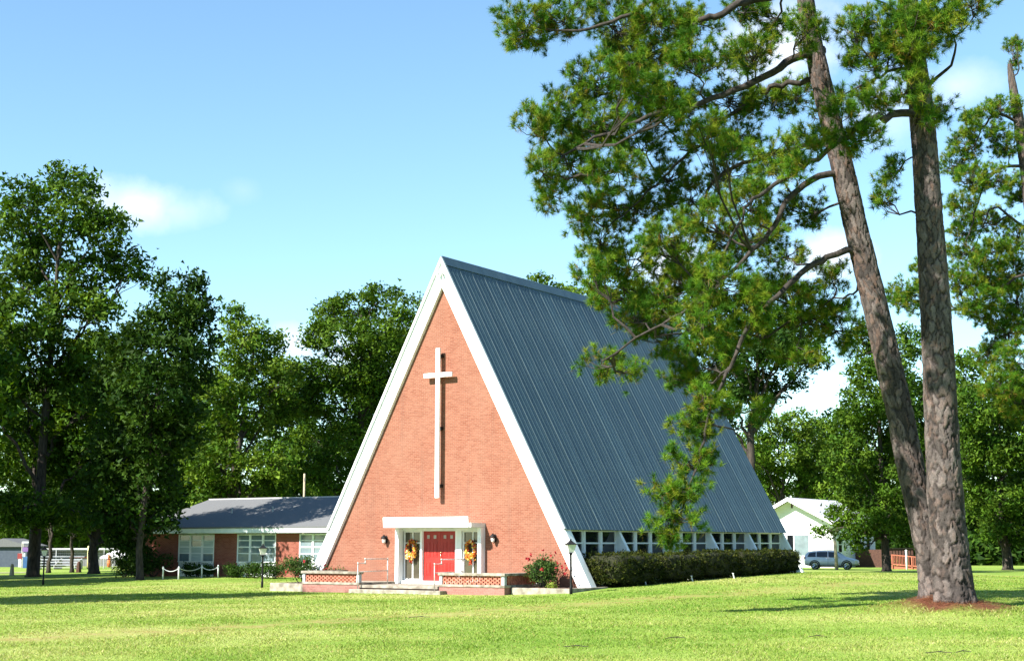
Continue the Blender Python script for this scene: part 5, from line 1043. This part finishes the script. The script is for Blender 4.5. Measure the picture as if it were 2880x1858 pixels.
# ------------------------------------------------------------------ grass blades, fallen twigs
def grass():
    n = 480000; Y = 19.5*(100/19.5)**(rng.uniform(0,1,n)**.95); X = rng.uniform(-.375,.375,n)*Y; Z = gz(X, Y)
    lx = CO*(X-BX)-SI*(Y-BY); ly = SI*(X-BX)+CO*(Y-BY)
    pd = np.minimum(np.hypot(X-PINE_B.x, Y-PINE_B.y)/1.6, np.hypot(X-PINE_A.x, Y-PINE_A.y)/1.35)
    td = track_dist(X, Y); tr = np.exp(-(td/1.0)**2)*np.clip(vnoise(X, Y, 1.0, 8)*1.6+.05, 0, 1)
    keep = ~((ly > -3.15) & (lx > -7.4) & (lx < 8.0)) & (pd+.3*np.sin(X*5+np.sin(Y*7))*np.sin(Y*4.3) > rng.uniform(.72,1.05,n)) & ~((ly > 11.9) & (lx < -7)) & (rng.uniform(0,1,n) > tr*.85)
    for P, h, r in ((PINE_B,.26,1.15),(PINE_A,.22,.95)): Z = Z+h*np.exp(-((X-P.x)**2+(Y-P.y)**2)/(2*r*r))
    X, Y, Z, tr, pd = X[keep], Y[keep], Z[keep], tr[keep], pd[keep]; n = len(X)
    patch = np.sin(X*.9+1.3*np.sin(Y*.6))*np.sin(Y*.7+np.sin(X*.5)); h0 = np.clip((100-Y)/40, .1, 1)
    h = h0*rng.uniform(.014,.042,n)*(1-.4*tr)*(.7+1.0*np.clip(vnoise(X, Y, 1.1, 5)*1.2-.2, 0, 1)); tall = (pd < 1.55) | (rng.uniform(0,1,n) < .012); h[tall] *= rng.uniform(1.2,2.3,tall.sum())
    a = rng.uniform(0,6.283,n); w = rng.uniform(.006,.012,n)*(Y/24); ln = h*rng.uniform(.4,1.6,n); b = rng.uniform(0,6.283,n)
    P0 = np.c_[X, Y, Z-.004]; sx = np.c_[np.cos(a)*w, np.sin(a)*w, np.zeros(n)]; tip = P0+np.c_[np.cos(b)*ln, np.sin(b)*ln, h]
    V = np.stack([P0-sx, P0+sx, tip], 1).reshape(-1,3); f = np.arange(3*n).reshape(-1,3)
    g = np.array([(.175,.258,.038),(.215,.290,.054),(.262,.312,.075),(.140,.220,.032),(.32,.330,.13)]); c = g[rng.choice(5, n, p=(.27,.28,.22,.13,.10))]*rng.uniform(.85,1.18,(n,1))*1.02; lp = (lawn_patch(X, Y)-.5)[:,None]; c = c*(1+lp*np.array((1.1,.5,1.3)))+np.clip(lp,0,1)*np.array((.05,.03,.05))
    dry = rng.uniform(0,1,n) < .04+.75*tr; c[dry] = np.array((.31,.26,.085))*rng.uniform(.8,1.2,(dry.sum(),1))
    o = np_obj('lawn_grass', V, f, M['grass'], None, np.repeat(c, 3, 0)); tag(o, 'short bright green mown grass of the front lawn', 'grass'); o['kind'] = 'stuff'
def straw():
    n = 9000; far = rng.uniform(0,1,n) < .25; a = rng.uniform(0,6.283,n); r = np.abs(rng.normal(0,1,n))*np.where(far, 4.5, 1.05)+.35
    X, Y = PINE_B.x+r*np.cos(a)*1.15-.15, PINE_B.y+r*np.sin(a); Z = gz(X, Y)
    for P, h, q in ((PINE_B,.26,1.15),(PINE_A,.22,.95)): Z = Z+h*np.exp(-((X-P.x)**2+(Y-P.y)**2)/(2*q*q))
    d = rand_dirs(n)*np.array((1,1,.25)); L_ = rng.uniform(.10,.2,n)[:,None]; P0 = np.c_[X,Y,Z+rng.uniform(.005,.04,n)]; sd = np.cross(d, (0,0,1.))*.006
    V = np.stack([P0-sd, P0+sd, P0+d*L_+np.array((0,0,.01))], 1).reshape(-1,3); f = np.arange(3*n).reshape(-1,3)
    c = np.array([(.20,.075,.035),(.26,.12,.06),(.15,.055,.03),(.30,.17,.09)])[rng.integers(0,4,n)]
    o = np_obj('pine_straw', V, f, M['grass'], None, np.repeat(c, 3, 0)); tag(o, 'red brown fallen pine needles round the foreground trunks', 'pine straw'); o['kind'] = 'stuff'
straw()
grass()
tw = [(2300,1793,.35,'short dark twig fallen on the right lawn'), (1900,1798,.4,'forked dry twig fallen on the middle lawn'), (1620,1824,.45,'thin pale twig near the bottom edge of the lawn'), (2640,1842,.45,'bent dark twig near the bottom right of the lawn'), (2710,1838,.3,'short dry twig below the pine'), (1180,1739,.55,'long dark stick lying on the worn track')]
for (px, py, L_, lab) in tw:
    P = gpt(px, py); t = thing('fallen_twig', lab, 'twig', P, rng.uniform(-.5,.5), 'twigs on the lawn')
    MB().tube([(-L_/2,0,.03),(0,.03,.05),(L_/2,-.02,.035)], [.007,.008,.005], 5).build('stem', M['limb'], t); MB().tube([(0,.03,.05),(.1,.12,.06)], [.006,.003], 5).build('side_shoot', M['limb'], t)
